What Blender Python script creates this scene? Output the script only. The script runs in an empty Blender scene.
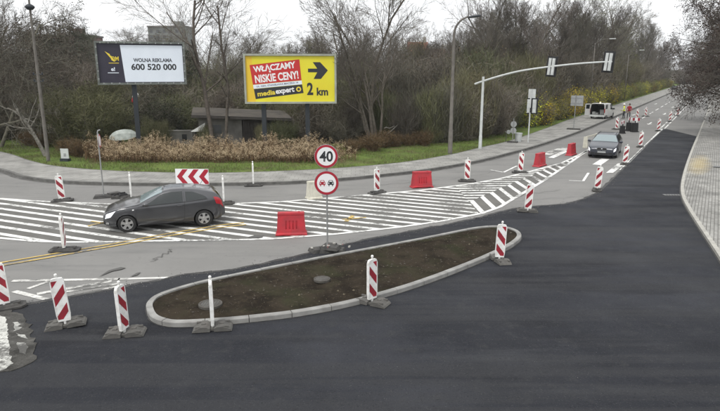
import bpy, bmesh, math, random
import numpy as np
from mathutils import Vector, Matrix
R = math.radians
random.seed(7); np.random.seed(7)
C = bpy.context.scene.collection
S = bpy.context.scene

# ------------------------------------------------------------------ camera
CAM_H, FPX, HORIZON = 5.6, 580.0, 72.0
PITCH = math.atan((205.5 - HORIZON) / FPX)
cam = bpy.data.cameras.new('camera'); cam_ob = bpy.data.objects.new('camera', cam); C.objects.link(cam_ob)
cam.sensor_width = 36; cam.lens = FPX / 720 * 36; cam.clip_start = 0.1; cam.clip_end = 3000
cam_ob.location = (0, 0, CAM_H); cam_ob.rotation_euler = (math.pi / 2 - PITCH, 0, 0)
S.camera = cam_ob
S.render.resolution_x = 1024; S.render.resolution_y = 585

# ------------------------------------------------------------------ light: overcast day
SUN_EL, SUN_AZ = 58.0, 215.0        # azimuth of the sun, degrees clockwise from +Y
w = bpy.data.worlds.new('World'); S.world = w; w.use_nodes = True
nt = w.node_tree; nt.nodes.clear()
sky = nt.nodes.new('ShaderNodeTexSky'); sky.sky_type = 'NISHITA'; sky.sun_disc = False
sky.sun_elevation = R(SUN_EL); sky.sun_rotation = R(SUN_AZ); sky.dust_density = 6; sky.air_density = 1.2; sky.altitude = 0
hs = nt.nodes.new('ShaderNodeHueSaturation'); hs.inputs['Saturation'].default_value = 0.10
bgn = nt.nodes.new('ShaderNodeBackground'); bgn.inputs['Strength'].default_value = 0.15
wo = nt.nodes.new('ShaderNodeOutputWorld')
nt.links.new(sky.outputs[0], hs.inputs['Color'])
# a closed, almost even cloud layer over the clear sky
tc = nt.nodes.new('ShaderNodeTexCoord'); cn = nt.nodes.new('ShaderNodeTexNoise'); cn.inputs['Scale'].default_value = 2.2; cn.inputs['Detail'].default_value = 5
mpc = nt.nodes.new('ShaderNodeMapping'); mpc.inputs['Scale'].default_value = (1, 1, 2.5); nt.links.new(tc.outputs['Generated'], mpc.inputs['Vector']); nt.links.new(mpc.outputs[0], cn.inputs['Vector'])
crp = nt.nodes.new('ShaderNodeMix'); crp.data_type = 'RGBA'; crp.inputs[6].default_value = (6.0, 6.15, 6.35, 1); crp.inputs[7].default_value = (7.9, 7.95, 8.0, 1); nt.links.new(cn.outputs['Fac'], crp.inputs[0])
cmx = nt.nodes.new('ShaderNodeMix'); cmx.data_type = 'RGBA'; cmx.inputs[0].default_value = 0.85; nt.links.new(hs.outputs[0], cmx.inputs[6]); nt.links.new(crp.outputs[2], cmx.inputs[7])
nt.links.new(cmx.outputs[2], bgn.inputs['Color']); nt.links.new(bgn.outputs[0], wo.inputs[0])
sl = bpy.data.lights.new('sun', 'SUN'); sl.energy = 1.3; sl.angle = R(14); sl.color = (1, .97, .92)
so = bpy.data.objects.new('sun', sl); C.objects.link(so)
sd = Vector((math.sin(R(SUN_AZ)) * math.cos(R(SUN_EL)), math.cos(R(SUN_AZ)) * math.cos(R(SUN_EL)), math.sin(R(SUN_EL))))
so.rotation_euler = sd.to_track_quat('Z', 'Y').to_euler(); so.location = (0, 0, 60)
S.view_settings.view_transform = 'Standard'; S.view_settings.look = 'None'
S.view_settings.gamma = 1; S.view_settings.use_curve_mapping = False
S.view_settings.exposure = 0.32

# ------------------------------------------------------------------ measuring the place: camera rays to world points
cp, sp = math.cos(PITCH), math.sin(PITCH)
def ray(px, py):
    x = (px - 360) / FPX; v = -(py - 205.5) / FPX
    return Vector((x, cp + v * sp, -sp + v * cp))
def at(px, py, z=0.0):                      # ground point seen at a photo pixel
    d = ray(px, py); t = (z - CAM_H) / d.z
    return Vector((d.x * t, d.y * t, z))
def at_y(px, py, Y):                        # point seen at a photo pixel, Y metres out
    d = ray(px, py); t = Y / d.y
    return Vector((d.x * t, Y, CAM_H + d.z * t))
def top_z(x, y, py):                        # height that reaches row py above (x, y)
    v = -(py - 205.5) / FPX
    return CAM_H + y * (-sp + v * cp) / (cp + v * sp)
RD = Vector((math.cos(R(58.85)), math.sin(R(58.85)), 0)); RN = Vector((RD.y, -RD.x, 0))
def road(s, t, z=0.0): return RD * s + RN * t + Vector((0, 0, z))
ROAD_ANG = R(58.85)

# ------------------------------------------------------------------ materials
MATS = {}
def newmat(name):
    m = bpy.data.materials.new(name); m.use_nodes = True
    b = m.node_tree.nodes['Principled BSDF']; MATS[name] = m
    return m, m.node_tree, b
def c4(c): return (c[0], c[1], c[2], 1)
def mat(name, col, rough=0.6, metal=0.0, col2=None, scale=4.0, detail=4, bump=0.0, bscale=30.0, lo=.35, hi=.65, emit=0.0, spec=None, coat=0, rand=0.0, world=False):
    m, t, b = newmat(name)
    b.inputs['Base Color'].default_value = c4(col); b.inputs['Roughness'].default_value = rough; b.inputs['Metallic'].default_value = metal
    if spec is not None: b.inputs['Specular IOR Level'].default_value = spec
    if coat: b.inputs['Coat Weight'].default_value = coat; b.inputs['Coat Roughness'].default_value = .08
    N = t.nodes.new; L = t.links.new
    if world: vec = N('ShaderNodeNewGeometry').outputs['Position']
    else: vec = N('ShaderNodeTexCoord').outputs['Object']
    out = None
    if col2 is not None:
        n = N('ShaderNodeTexNoise'); n.inputs['Scale'].default_value = scale; n.inputs['Detail'].default_value = detail; L(vec, n.inputs['Vector'])
        r = N('ShaderNodeMapRange'); r.inputs['From Min'].default_value = lo; r.inputs['From Max'].default_value = hi; L(n.outputs['Fac'], r.inputs['Value'])
        mx = N('ShaderNodeMix'); mx.data_type = 'RGBA'; mx.inputs[6].default_value = c4(col); mx.inputs[7].default_value = c4(col2)
        L(r.outputs[0], mx.inputs[0]); out = mx.outputs[2]
    if rand:
        oi = N('ShaderNodeObjectInfo'); hsv = N('ShaderNodeHueSaturation')
        mr = N('ShaderNodeMapRange'); mr.inputs['To Min'].default_value = 1 - rand; mr.inputs['To Max'].default_value = 1 + rand; L(oi.outputs['Random'], mr.inputs['Value'])
        L(mr.outputs[0], hsv.inputs['Value'])
        m7 = N('ShaderNodeMath'); m7.operation = 'MULTIPLY'; m7.inputs[1].default_value = 7.31; L(oi.outputs['Random'], m7.inputs[0]); m8 = N('ShaderNodeMath'); m8.operation = 'FRACT'; L(m7.outputs[0], m8.inputs[0])
        mh = N('ShaderNodeMapRange'); mh.inputs['To Min'].default_value = .475; mh.inputs['To Max'].default_value = .535; L(m8.outputs[0], mh.inputs['Value']); L(mh.outputs[0], hsv.inputs['Hue'])
        if out is None: hsv.inputs['Color'].default_value = c4(col)
        else: L(out, hsv.inputs['Color'])
        out = hsv.outputs[0]
    if out is not None: L(out, b.inputs['Base Color'])
    if bump:
        n2 = N('ShaderNodeTexNoise'); n2.inputs['Scale'].default_value = bscale; n2.inputs['Detail'].default_value = 5; L(vec, n2.inputs['Vector'])
        bp = N('ShaderNodeBump'); bp.inputs['Strength'].default_value = bump; bp.inputs['Distance'].default_value = .02; L(n2.outputs['Fac'], bp.inputs['Height']); L(bp.outputs[0], b.inputs['Normal'])
    if emit:
        b.inputs['Emission Color'].default_value = c4(col); b.inputs['Emission Strength'].default_value = emit
    return m
def layered(name, base, layers, rough=.8, bump=.3, bscale=60, spec=.3, roughvar=0):
    """world-space ground material: base colour, then (colour, noise scale, lo, hi, amount, stretch) layers"""
    m, t, b = newmat(name); N = t.nodes.new; L = t.links.new
    b.inputs['Roughness'].default_value = rough; b.inputs['Specular IOR Level'].default_value = spec
    pos = N('ShaderNodeNewGeometry').outputs['Position']
    cur = None
    for i, (col, sc, lo, hi, amt, st) in enumerate(layers):
        vec = pos
        mp = N('ShaderNodeMapping'); mp.inputs['Location'].default_value = (i * 13.7, i * 5.1, 0); L(pos, mp.inputs['Vector'])
        if st: mp.vector_type = 'POINT'; mp.inputs['Rotation'].default_value = (0, 0, st[0]); mp.inputs['Scale'].default_value = (st[1], st[2], 1)
        n = N('ShaderNodeTexNoise'); n.inputs['Scale'].default_value = sc; n.inputs['Detail'].default_value = 6; n.inputs['Roughness'].default_value = .6; L(mp.outputs[0], n.inputs['Vector'])
        r = N('ShaderNodeMapRange'); r.inputs['From Min'].default_value = lo; r.inputs['From Max'].default_value = hi; r.inputs['To Max'].default_value = amt; L(n.outputs['Fac'], r.inputs['Value'])
        mx = N('ShaderNodeMix'); mx.data_type = 'RGBA'; mx.inputs[7].default_value = c4(col); L(r.outputs[0], mx.inputs[0])
        if cur is None: mx.inputs[6].default_value = c4(base)
        else: L(cur, mx.inputs[6])
        cur = mx.outputs[2]
    L(cur, b.inputs['Base Color'])
    n2 = N('ShaderNodeTexNoise'); n2.inputs['Scale'].default_value = bscale; n2.inputs['Detail'].default_value = 4; L(pos, n2.inputs['Vector'])
    bp = N('ShaderNodeBump'); bp.inputs['Strength'].default_value = bump; bp.inputs['Distance'].default_value = .01; L(n2.outputs['Fac'], bp.inputs['Height']); L(bp.outputs[0], b.inputs['Normal'])
    if roughvar:
        n3 = N('ShaderNodeTexNoise'); n3.inputs['Scale'].default_value = .5; n3.inputs['Detail'].default_value = 5; L(pos, n3.inputs['Vector'])
        r3 = N('ShaderNodeMapRange'); r3.inputs['From Min'].default_value = .35; r3.inputs['From Max'].default_value = .65; r3.inputs['To Min'].default_value = rough - roughvar; r3.inputs['To Max'].default_value = rough + roughvar
        L(n3.outputs['Fac'], r3.inputs['Value']); L(r3.outputs[0], b.inputs['Roughness'])
    return m
def brickmat(name, c1, c2, mortar, scale, bw, bh, ang, stain=None, ms=.02, gap_bump=.5):
    m, t, b = newmat(name); N = t.nodes.new; L = t.links.new
    b.inputs['Roughness'].default_value = .85; b.inputs['Specular IOR Level'].default_value = .3
    pos = N('ShaderNodeNewGeometry').outputs['Position']
    mp = N('ShaderNodeMapping'); mp.inputs['Rotation'].default_value = (0, 0, ang); L(pos, mp.inputs['Vector'])
    br = N('ShaderNodeTexBrick'); br.inputs['Color1'].default_value = c4(c1); br.inputs['Color2'].default_value = c4(c2); br.inputs['Mortar'].default_value = c4(mortar)
    br.inputs['Scale'].default_value = scale; br.inputs['Brick Width'].default_value = bw; br.inputs['Row Height'].default_value = bh; br.inputs['Mortar Size'].default_value = ms; L(mp.outputs[0], br.inputs['Vector'])
    n = N('ShaderNodeTexNoise'); n.inputs['Scale'].default_value = .9; n.inputs['Detail'].default_value = 7; L(pos, n.inputs['Vector'])
    r = N('ShaderNodeMapRange'); r.inputs['From Min'].default_value = .3; r.inputs['From Max'].default_value = .7; r.inputs['To Min'].default_value = .68; r.inputs['To Max'].default_value = 1.22; L(n.outputs['Fac'], r.inputs['Value'])
    mm = N('ShaderNodeMix'); mm.data_type = 'RGBA'; mm.blend_type = 'MULTIPLY'; mm.inputs[0].default_value = 1; L(br.outputs['Color'], mm.inputs[6])
    cb = N('ShaderNodeCombineColor'); [L(r.outputs[0], cb.inputs[k]) for k in range(3)]; L(cb.outputs[0], mm.inputs[7])
    cur = mm.outputs[2]
    if stain:
        (sx, sy), (rx, ry), scol = stain
        sb = N('ShaderNodeMapping'); sb.vector_type = 'TEXTURE'; sb.inputs['Location'].default_value = (sx, sy, .12); sb.inputs['Rotation'].default_value = (0, 0, R(58.85)); sb.inputs['Scale'].default_value = (rx, ry, 1); L(pos, sb.inputs['Vector'])
        ln = N('ShaderNodeVectorMath'); ln.operation = 'LENGTH'; L(sb.outputs[0], ln.inputs[0])
        sn = N('ShaderNodeTexNoise'); sn.inputs['Scale'].default_value = 2.2; sn.inputs['Detail'].default_value = 6; L(pos, sn.inputs['Vector'])
        ad = N('ShaderNodeMath'); ad.operation = 'ADD'; L(ln.outputs['Value'], ad.inputs[0]); L(sn.outputs['Fac'], ad.inputs[1])
        rr = N('ShaderNodeMapRange'); rr.inputs['From Min'].default_value = .7; rr.inputs['From Max'].default_value = 1.45; rr.inputs['To Min'].default_value = .42; rr.inputs['To Max'].default_value = 0; L(ad.outputs[0], rr.inputs['Value'])
        mx = N('ShaderNodeMix'); mx.data_type = 'RGBA'; mx.inputs[7].default_value = c4(scol); L(cur, mx.inputs[6]); L(rr.outputs[0], mx.inputs[0]); cur = mx.outputs[2]
    L(cur, b.inputs['Base Color'])
    bp = N('ShaderNodeBump'); bp.inputs['Strength'].default_value = gap_bump; bp.inputs['Distance'].default_value = .008; bp.invert = True; L(br.outputs['Fac'], bp.inputs['Height']); L(bp.outputs[0], b.inputs['Normal'])
    return m
def paintmat(name, col, under, wear=.5, sc=7):
    m, t, b = newmat(name); N = t.nodes.new; L = t.links.new
    b.inputs['Roughness'].default_value = .75
    pos = N('ShaderNodeNewGeometry').outputs['Position']
    n = N('ShaderNodeTexNoise'); n.inputs['Scale'].default_value = sc; n.inputs['Detail'].default_value = 8; n.inputs['Roughness'].default_value = .7; L(pos, n.inputs['Vector'])
    n2 = N('ShaderNodeTexNoise'); n2.inputs['Scale'].default_value = .6; n2.inputs['Detail'].default_value = 3; L(pos, n2.inputs['Vector'])
    ad = N('ShaderNodeMath'); ad.operation = 'ADD'; L(n.outputs['Fac'], ad.inputs[0]); L(n2.outputs['Fac'], ad.inputs[1])
    r = N('ShaderNodeMapRange'); r.inputs['From Min'].default_value = 1.12 - wear * .28; r.inputs['From Max'].default_value = 1.34 - wear * .28; L(ad.outputs[0], r.inputs['Value'])
    mx = N('ShaderNodeMix'); mx.data_type = 'RGBA'; mx.inputs[6].default_value = c4(col); mx.inputs[7].default_value = c4(under); L(r.outputs[0], mx.inputs[0])
    n3 = N('ShaderNodeTexNoise'); n3.inputs['Scale'].default_value = 2.5; n3.inputs['Detail'].default_value = 6; L(pos, n3.inputs['Vector'])
    r3 = N('ShaderNodeMapRange'); r3.inputs['From Min'].default_value = .3; r3.inputs['From Max'].default_value = .7; r3.inputs['To Min'].default_value = .70; r3.inputs['To Max'].default_value = 1.06; L(n3.outputs['Fac'], r3.inputs['Value'])
    h = N('ShaderNodeHueSaturation'); L(mx.outputs[2], h.inputs['Color']); L(r3.outputs[0], h.inputs['Value'])
    L(h.outputs[0], b.inputs['Base Color'])
    return m

OLD = (.185, .182, .174)
M_old = layered('old_asphalt', OLD, [((.225, .22, .21), .25, .4, .65, .8, None), ((.13, .13, .127), .9, .52, .72, .7, (R(-20), .35, 1.6)), ((.235, .23, .215), .5, .55, .75, .6, (R(-58.85), .15, 1.5)), ((.08, .08, .08), 5, .60, .78, .55, None), ((.24, .235, .225), 40, .5, .8, .4, None)], rough=.85, bump=.35, bscale=70)
M_mid = layered('island_asphalt', (.115, .112, .104), [((.15, .146, .134), .5, .4, .65, .8, None), ((.075, .073, .068), 2.5, .55, .75, .6, None), ((.17, .165, .15), 40, .5, .8, .35, None)], rough=.85, bump=.35, bscale=70)
M_new = layered('fresh_asphalt', (.0225, .0240, .0290), [((.037, .039, .046), .16, .45, .62, 1, None), ((.016, .0165, .019), .45, .5, .68, .8, (R(-15), .3, 1.4)), ((.056, .058, .062), .55, .56, .74, .65, (R(-10), .22, 1.7)), ((.040, .041, .043), 2.6, .54, .72, .7, None), ((.036, .037, .040), .35, .47, .53, .6, (R(-58.85 + 90), .08, 3.2)), ((.085, .086, .089), 38, .58, .76, .8, None), ((.008, .008, .009), 27, .57, .72, .7, None)], rough=.80, bump=.6, bscale=40, spec=.12, roughvar=.14)  # broad paler layers put sheen into the colour; others are mottling and grain
M_slab = layered('broken_slab', (.075, .073, .068), [((.035, .034, .032), 1.8, .45, .65, .9, None), ((.13, .127, .118), 5, .52, .7, .8, None), ((.16, .155, .145), 30, .55, .75, .7, None)], rough=.95, bump=1, bscale=22, spec=.05)
M_tar = mat('tar_edge', (.012, .012, .013), .6, col2=(.05, .048, .045), scale=6, bump=.8, bscale=25, world=True)
M_white = paintmat('white_road_paint', (.80, .80, .77), (.15, .147, .138), .42)
M_whiteworn = paintmat('worn_white_paint', (.74, .73, .69), (.14, .138, .13), .75, 5)
M_yellow = paintmat('yellow_road_paint', (.62, .44, .13), (.18, .165, .14), .55, 6)
M_pave = brickmat('grey_paving', (.30, .295, .275), (.255, .25, .235), (.17, .165, .15), 1.0, .5, .5, R(0), ms=.012)
M_pave2 = brickmat('paver_blocks', (.32, .315, .295), (.25, .245, .23), (.115, .11, .10), 1.0, .24, .12, -R(58.85), stain=(tuple(at(699, 164, .12))[:2], (5.5, .8), (.50, .38, .14)), ms=.012)
M_kerb = mat('kerb_concrete', (.30, .297, .282), .9, col2=(.21, .206, .195), scale=3, bump=.3, bscale=40, world=True)
M_kerbold = mat('old_kerb', (.15, .147, .138), .9, col2=(.09, .088, .082), scale=3, bump=.3, bscale=30, world=True)
M_kerbR = mat('right_kerb', (.42, .41, .37), .85, col2=(.33, .32, .29), scale=4, bump=.3, bscale=40, world=True)
M_soil = layered('soil', (.040, .033, .025), [((.020, .017, .014), 1.5, .42, .62, .9, None), ((.062, .051, .036), 8, .55, .72, .8, None), ((.038, .042, .023), .8, .5, .7, .7, None), ((.09, .076, .058), 30, .62, .8, .7, None)], rough=1, bump=1, bscale=25, spec=.0)
M_grass = layered('grass_ground', (.10, .145, .036), [((.14, .185, .048), .7, .45, .65, .8, None), ((.11, .092, .05), .45, .52, .68, .9, None), ((.055, .075, .026), 4, .5, .7, .7, None)], rough=.95, bump=1, bscale=20, spec=.1)
M_earth = layered('leaf_litter', (.060, .051, .037), [((.045, .05, .026), .15, .45, .62, .8, None), ((.085, .068, .046), 1.2, .5, .7, .7, None), ((.035, .03, .024), 4, .55, .7, .7, None)], rough=1, bump=1, bscale=6, spec=.05)
M_bark = mat('dark_bark', (.085, .075, .062), .95, col2=(.13, .117, .096), scale=6, bump=.6, bscale=15, rand=.25, spec=.1)
M_barkpale = mat('pale_bark', (.20, .19, .165), .95, col2=(.10, .092, .078), scale=5, bump=.6, bscale=15, spec=.1)
M_twig = mat('twig_bark', (.115, .103, .090), .95, col2=(.165, .148, .125), scale=1.2, rand=.3, spec=.05)
M_twigpale = mat('pale_twig', (.16, .147, .122), .95, col2=(.11, .098, .083), scale=1.2, rand=.25, spec=.05)
M_thicket = mat('thicket_twig', (.205, .185, .152), .95, col2=(.13, .117, .094), scale=.8, rand=.3, spec=.05)
M_thgreen = mat('olive_twig', (.18, .175, .10), .95, col2=(.115, .115, .065), scale=.8, rand=.25, spec=.05)
M_yel = mat('yellow_blossom', (.60, .50, .030), .9, col2=(.40, .36, .035), scale=1.5, rand=.3, spec=.05)
M_ygreen = mat('yellow_green_leaf', (.24, .25, .050), .9, col2=(.14, .16, .04), scale=1.5, rand=.3, spec=.05)
M_dryleaf = mat('dry_brown_leaf', (.095, .068, .058), .9, col2=(.062, .049, .043), scale=1.5, rand=.2, spec=.05)
M_ever = mat('evergreen_needles', (.045, .058, .038), .95, col2=(.065, .072, .046), scale=1.5, rand=.3, spec=.05)
M_reed = mat('reed_stem', (.17, .115, .062), .9, col2=(.10, .068, .042), scale=2, spec=.05)
M_plume = mat('reed_plume', (.56, .46, .31), .95, col2=(.38, .285, .18), scale=1.2, spec=.05)
M_blade = mat('grass_blade', (.115, .175, .042), .9, col2=(.135, .13, .055), scale=.8, spec=.1)
M_plastic = mat('white_plastic', (.80, .80, .78), .5, col2=(.58, .57, .53), scale=7, lo=.45, hi=.75)
M_redrefl = mat('red_reflective', (.34, .018, .034), .45, col2=(.22, .020, .030), scale=7)
M_rubber = mat('dark_rubber', (.035, .034, .033), .85, col2=(.075, .072, .067), scale=5, bump=.4)
M_rubbergrey = mat('grey_rubber', (.12, .115, .105), .9, col2=(.085, .082, .076), scale=6, bump=.5)
M_redplastic = mat('red_plastic', (.46, .020, .032), .55, col2=(.31, .026, .034), scale=3.5, bump=.1)
M_cream = mat('cream_plastic', (.60, .58, .49), .6, col2=(.50, .48, .40), scale=4)
M_galv = mat('galvanised_steel', (.33, .335, .33), .55, .35, col2=(.25, .255, .25), scale=3)
M_palegrey = mat('pale_grey_paint', (.56, .58, .57), .5, col2=(.47, .49, .48), scale=3)
M_concretepole = mat('concrete_pole', (.16, .148, .130), .9, col2=(.115, .105, .093), scale=3, bump=.3)
M_darkmetal = mat('dark_metal', (.030, .036, .042), .55, .3)
M_black = mat('matt_black', (.012, .012, .013), .7)
M_signwhite = mat('sign_white', (.80, .80, .80), .4)
M_signred = mat('sign_red', (.38, .016, .034), .45)
M_signback = mat('sign_back_grey', (.36, .37, .37), .5, .3, col2=(.30, .31, .31), scale=6)
M_navy = mat('navy_print', (.020, .018, .034), .5, col2=(.026, .023, .040), scale=2)
M_bbwhite = mat('billboard_white', (.74, .80, .88), .45, col2=(.70, .76, .84), scale=1)
M_bbyel = mat('billboard_yellow', (.72, .66, .03), .45, col2=(.70, .60, .025), scale=.6)
M_bbframe = mat('weathered_frame', (.36, .38, .32), .7, col2=(.27, .28, .24), scale=2)
M_bbframe2 = mat('dull_steel_frame', (.19, .21, .19), .7, .2, col2=(.11, .12, .11), scale=3)
M_gold = mat('gold_yellow_print', (.74, .58, .05), .5)
M_ink = mat('dark_ink', (.02, .022, .026), .5)
M_greyink = mat('grey_ink', (.10, .11, .13), .5)
M_bbred = mat('billboard_red', (.50, .022, .022), .45)

# ------------------------------------------------------------------ mesh helpers
class MB:
    def __init__(s): s.v = []; s.f = []; s.m = []
    def add(s, vs, fs, mi=0):
        o = len(s.v); s.v += [tuple(v) for v in vs]; s.f += [tuple(i + o for i in f) for f in fs]; s.m += [mi] * len(fs); return s
    def box(s, c, d, mi=0, rz=0, taper=1.0, M=None):
        vs = []
        for z in (-.5, .5):
            k = 1 if z < 0 else taper
            for x, y in ((-.5, -.5), (.5, -.5), (.5, .5), (-.5, .5)):
                p = Vector((x * d[0] * k, y * d[1] * k, z * d[2]))
                if rz: p.rotate(Matrix.Rotation(rz, 3, 'Z'))
                p = p + Vector(c)
                vs.append(M @ p if M else p)
        return s.add(vs, [(3, 2, 1, 0), (4, 5, 6, 7), (0, 1, 5, 4), (1, 2, 6, 5), (2, 3, 7, 6), (3, 0, 4, 7)], mi)
    def tube(s, pts, rad, n=8, mi=0, cap=True):
        pts = [Vector(p) for p in pts]
        if not hasattr(rad, '__len__'): rad = [rad] * len(pts)
        o = []; prev = None
        for i, p in enumerate(pts):
            d = (pts[min(i + 1, len(pts) - 1)] - pts[max(i - 1, 0)]).normalized()
            if prev is None:
                a = d.cross(Vector((0, 0, 1)))
                if a.length < .1: a = d.cross(Vector((1, 0, 0)))
            else: a = prev - d * prev.dot(d)
            a.normalize(); prev = a; b = d.cross(a)
            for k in range(n):
                q = 2 * math.pi * k / n
                o.append(p + (a * math.cos(q) + b * math.sin(q)) * rad[i])
        fs = []
        for i in range(len(pts) - 1):
            for k in range(n):
                k2 = (k + 1) % n
                fs.append((i * n + k, i * n + k2, (i + 1) * n + k2, (i + 1) * n + k))
        if cap: fs.append(tuple(range(n))[::-1]); fs.append(tuple((len(pts) - 1) * n + k for k in range(n)))
        return s.add(o, fs, mi)
    def lathe(s, prof, n=24, axis='Z', c=(0, 0, 0), mi=0):
        o = []
        for r, h in prof:
            for k in range(n):
                q = 2 * math.pi * k / n; x, y = r * math.cos(q), r * math.sin(q)
                p = (x, y, h) if axis == 'Z' else ((x, h, y) if axis == 'Y' else (h, x, y))
                o.append((p[0] + c[0], p[1] + c[1], p[2] + c[2]))
        fs = []
        for i in range(len(prof) - 1):
            for k in range(n):
                k2 = (k + 1) % n; fs.append((i * n + k, i * n + k2, (i + 1) * n + k2, (i + 1) * n + k))
        return s.add(o, fs, mi)
    def prism(s, poly, z0, z1, mi=0, M=None):            # poly of (x, y) extruded in z
        n = len(poly)
        vs = [Vector((x, y, z0)) for x, y in poly] + [Vector((x, y, z1)) for x, y in poly]
        if M: vs = [M @ v for v in vs]
        return s.add(vs, [tuple(range(n))[::-1], tuple(range(n, 2 * n))] + [(i, (i + 1) % n, n + (i + 1) % n, n + i) for i in range(n)], mi)
    def build(s, name, mats, parent=None, smooth=False, sharp=None, fixn=True):
        me = bpy.data.meshes.new(name); me.from_pydata(s.v, [], s.f); me.update()
        if not isinstance(mats, (list, tuple)): mats = [mats]
        for m in mats: me.materials.append(m)
        if len(mats) > 1: me.polygons.foreach_set('material_index', s.m)
        if fixn:
            bm = bmesh.new(); bm.from_mesh(me); bmesh.ops.recalc_face_normals(bm, faces=bm.faces)
            if sharp is not None:
                for e in bm.edges:
                    if len(e.link_faces) == 2 and e.calc_face_angle(0) > R(sharp): e.smooth = False
            bm.to_mesh(me); bm.free()
        if smooth: me.polygons.foreach_set('use_smooth', [True] * len(me.polygons))
        o = bpy.data.objects.new(name, me); C.objects.link(o)
        if parent: o.parent = parent
        return o
def npmesh(name, V, F, mats, parent=None, mi=None, smooth=False):     # V (n,3) floats, F (m,k) ints
    me = bpy.data.meshes.new(name); V = np.asarray(V, np.float32); F = np.asarray(F, np.int32)
    me.vertices.add(len(V)); me.vertices.foreach_set('co', V.ravel())
    k = F.shape[1]; me.loops.add(F.size); me.loops.foreach_set('vertex_index', F.ravel())
    me.polygons.add(len(F)); me.polygons.foreach_set('loop_start', np.arange(0, F.size, k, dtype=np.int32))
    if not isinstance(mats, (list, tuple)): mats = [mats]
    for m in mats: me.materials.append(m)
    if mi is not None: me.polygons.foreach_set('material_index', np.asarray(mi, np.int32))
    if smooth: me.polygons.foreach_set('use_smooth', np.ones(len(F), bool))
    me.update(calc_edges=True)
    o = bpy.data.objects.new(name, me); C.objects.link(o)
    if parent: o.parent = parent
    return o
def tag(o, label=None, cat=None, group=None, kind=None):
    if label: o['label'] = label
    if cat: o['category'] = cat
    if group: o['group'] = group
    if kind: o['kind'] = kind
    return o
def thing(name, label, cat, loc=(0, 0, 0), rz=0, group=None):
    o = bpy.data.objects.new(name, None); C.objects.link(o); o.location = loc; o.rotation_euler = (0, 0, rz); o.empty_display_size = .2
    return tag(o, label, cat, group)
def struct(name, mb, m, smooth=False): return tag(mb.build(name, m, smooth=smooth), kind='structure')
def copy_tree(o, parent=None):
    c = o.copy(); C.objects.link(c)
    if parent: c.parent = parent
    for ch in list(o.children): copy_tree(ch, c)
    return c
def applied(o):                                           # bake an object's modifiers into its mesh
    dg = bpy.context.evaluated_depsgraph_get(); dg.update()
    me = bpy.data.meshes.new_from_object(o.evaluated_get(dg)); o.modifiers.clear(); old = o.data; o.data = me
    return o
def cut(o, cutters):
    for c in cutters:
        md = o.modifiers.new('cut', 'BOOLEAN'); md.object = c; md.operation = 'DIFFERENCE'; md.solver = 'EXACT'
    applied(o)
    for c in cutters: bpy.data.objects.remove(c, do_unlink=True)
    return o
def sharpen(o, deg=35):
    bm = bmesh.new(); bm.from_mesh(o.data)
    for e in bm.edges:
        e.smooth = not (len(e.link_faces) == 2 and e.calc_face_angle(0) > R(deg))
    for f in bm.faces: f.smooth = True
    bm.to_mesh(o.data); bm.free()
def text(body, name, m, box, parent, plane, bold=0.0, shear=0.0, spacing=1.0, depth=.004):
    """flat lettering fitted into box (x0, z0, x1, z1) of a local XZ face; plane = local y of the face (front towards -Y)"""
    cu = bpy.data.curves.new('lettering', 'FONT'); cu.body = body; cu.size = 1; cu.offset = bold; cu.extrude = 0; cu.shear = shear; cu.space_character = spacing; cu.resolution_u = 4
    tmp = bpy.data.objects.new('lettering', cu); C.objects.link(tmp)
    dg = bpy.context.evaluated_depsgraph_get(); dg.update()
    me = bpy.data.meshes.new_from_object(tmp.evaluated_get(dg)); bpy.data.objects.remove(tmp, do_unlink=True)
    n = len(me.vertices); co = np.empty(n * 3, np.float32); me.vertices.foreach_get('co', co); co = co.reshape(-1, 3)
    lo, hi = co.min(0), co.max(0); x0, z0, x1, z1 = box
    out = np.empty_like(co); out[:, 0] = x0 + (co[:, 0] - lo[0]) / (hi[0] - lo[0]) * (x1 - x0); out[:, 2] = z0 + (co[:, 1] - lo[1]) / (hi[1] - lo[1]) * (z1 - z0); out[:, 1] = plane
    me.vertices.foreach_set('co', out.ravel()); me.materials.clear(); me.materials.append(m); me.update()
    o = bpy.data.objects.new(name, me); C.objects.link(o); o.parent = parent
    return o
def clip(poly, n, d, keep=1):                             # keep the side n.p*keep <= d*keep
    out = []
    for i in range(len(poly)):
        a, b = poly[i], poly[(i + 1) % len(poly)]
        da = (a[0] * n[0] + a[1] * n[1] - d) * keep; db = (b[0] * n[0] + b[1] * n[1] - d) * keep
        if da <= 0: out.append(a)
        if da * db < 0:
            t = da / (da - db); out.append((a[0] + (b[0] - a[0]) * t, a[1] + (b[1] - a[1]) * t))
    return out
def xy(p): return (p[0], p[1])
def pxpoly(lst, z=0): return [xy(at(x, y, z)) for x, y in lst]
def sheet(name, polys, z, m):
    mb = MB()
    for p in polys:
        if len(p) >= 3: mb.add([(x, y, z) for x, y in p], [tuple(range(len(p)))])
    return struct_flat(name, mb, m)
def struct_flat(name, mb, m):
    me = bpy.data.meshes.new(name); me.from_pydata(mb.v, [], mb.f); me.materials.append(m); me.update()
    bm = bmesh.new(); bm.from_mesh(me)
    bm.normal_update()
    for f in bm.faces:
        if f.normal.z < 0: f.normal_flip()
    bmesh.ops.triangulate(bm, faces=[f for f in bm.faces if len(f.verts) > 4])
    bm.to_mesh(me); bm.free()
    o = bpy.data.objects.new(name, me); C.objects.link(o)
    return tag(o, kind='structure')
def stroke(a, b, wd):                                     # a painted line from a to b (world xy)
    a, b = Vector(xy(a)), Vector(xy(b)); d = (b - a).normalized(); n = Vector((-d.y, d.x)) * wd / 2
    return [xy(a + n), xy(b + n), xy(b - n), xy(a - n)]
def path_strip(pts, wd):
    out = []
    for i in range(len(pts) - 1): out.append(stroke(pts[i], pts[i + 1], wd))
    return out
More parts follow.
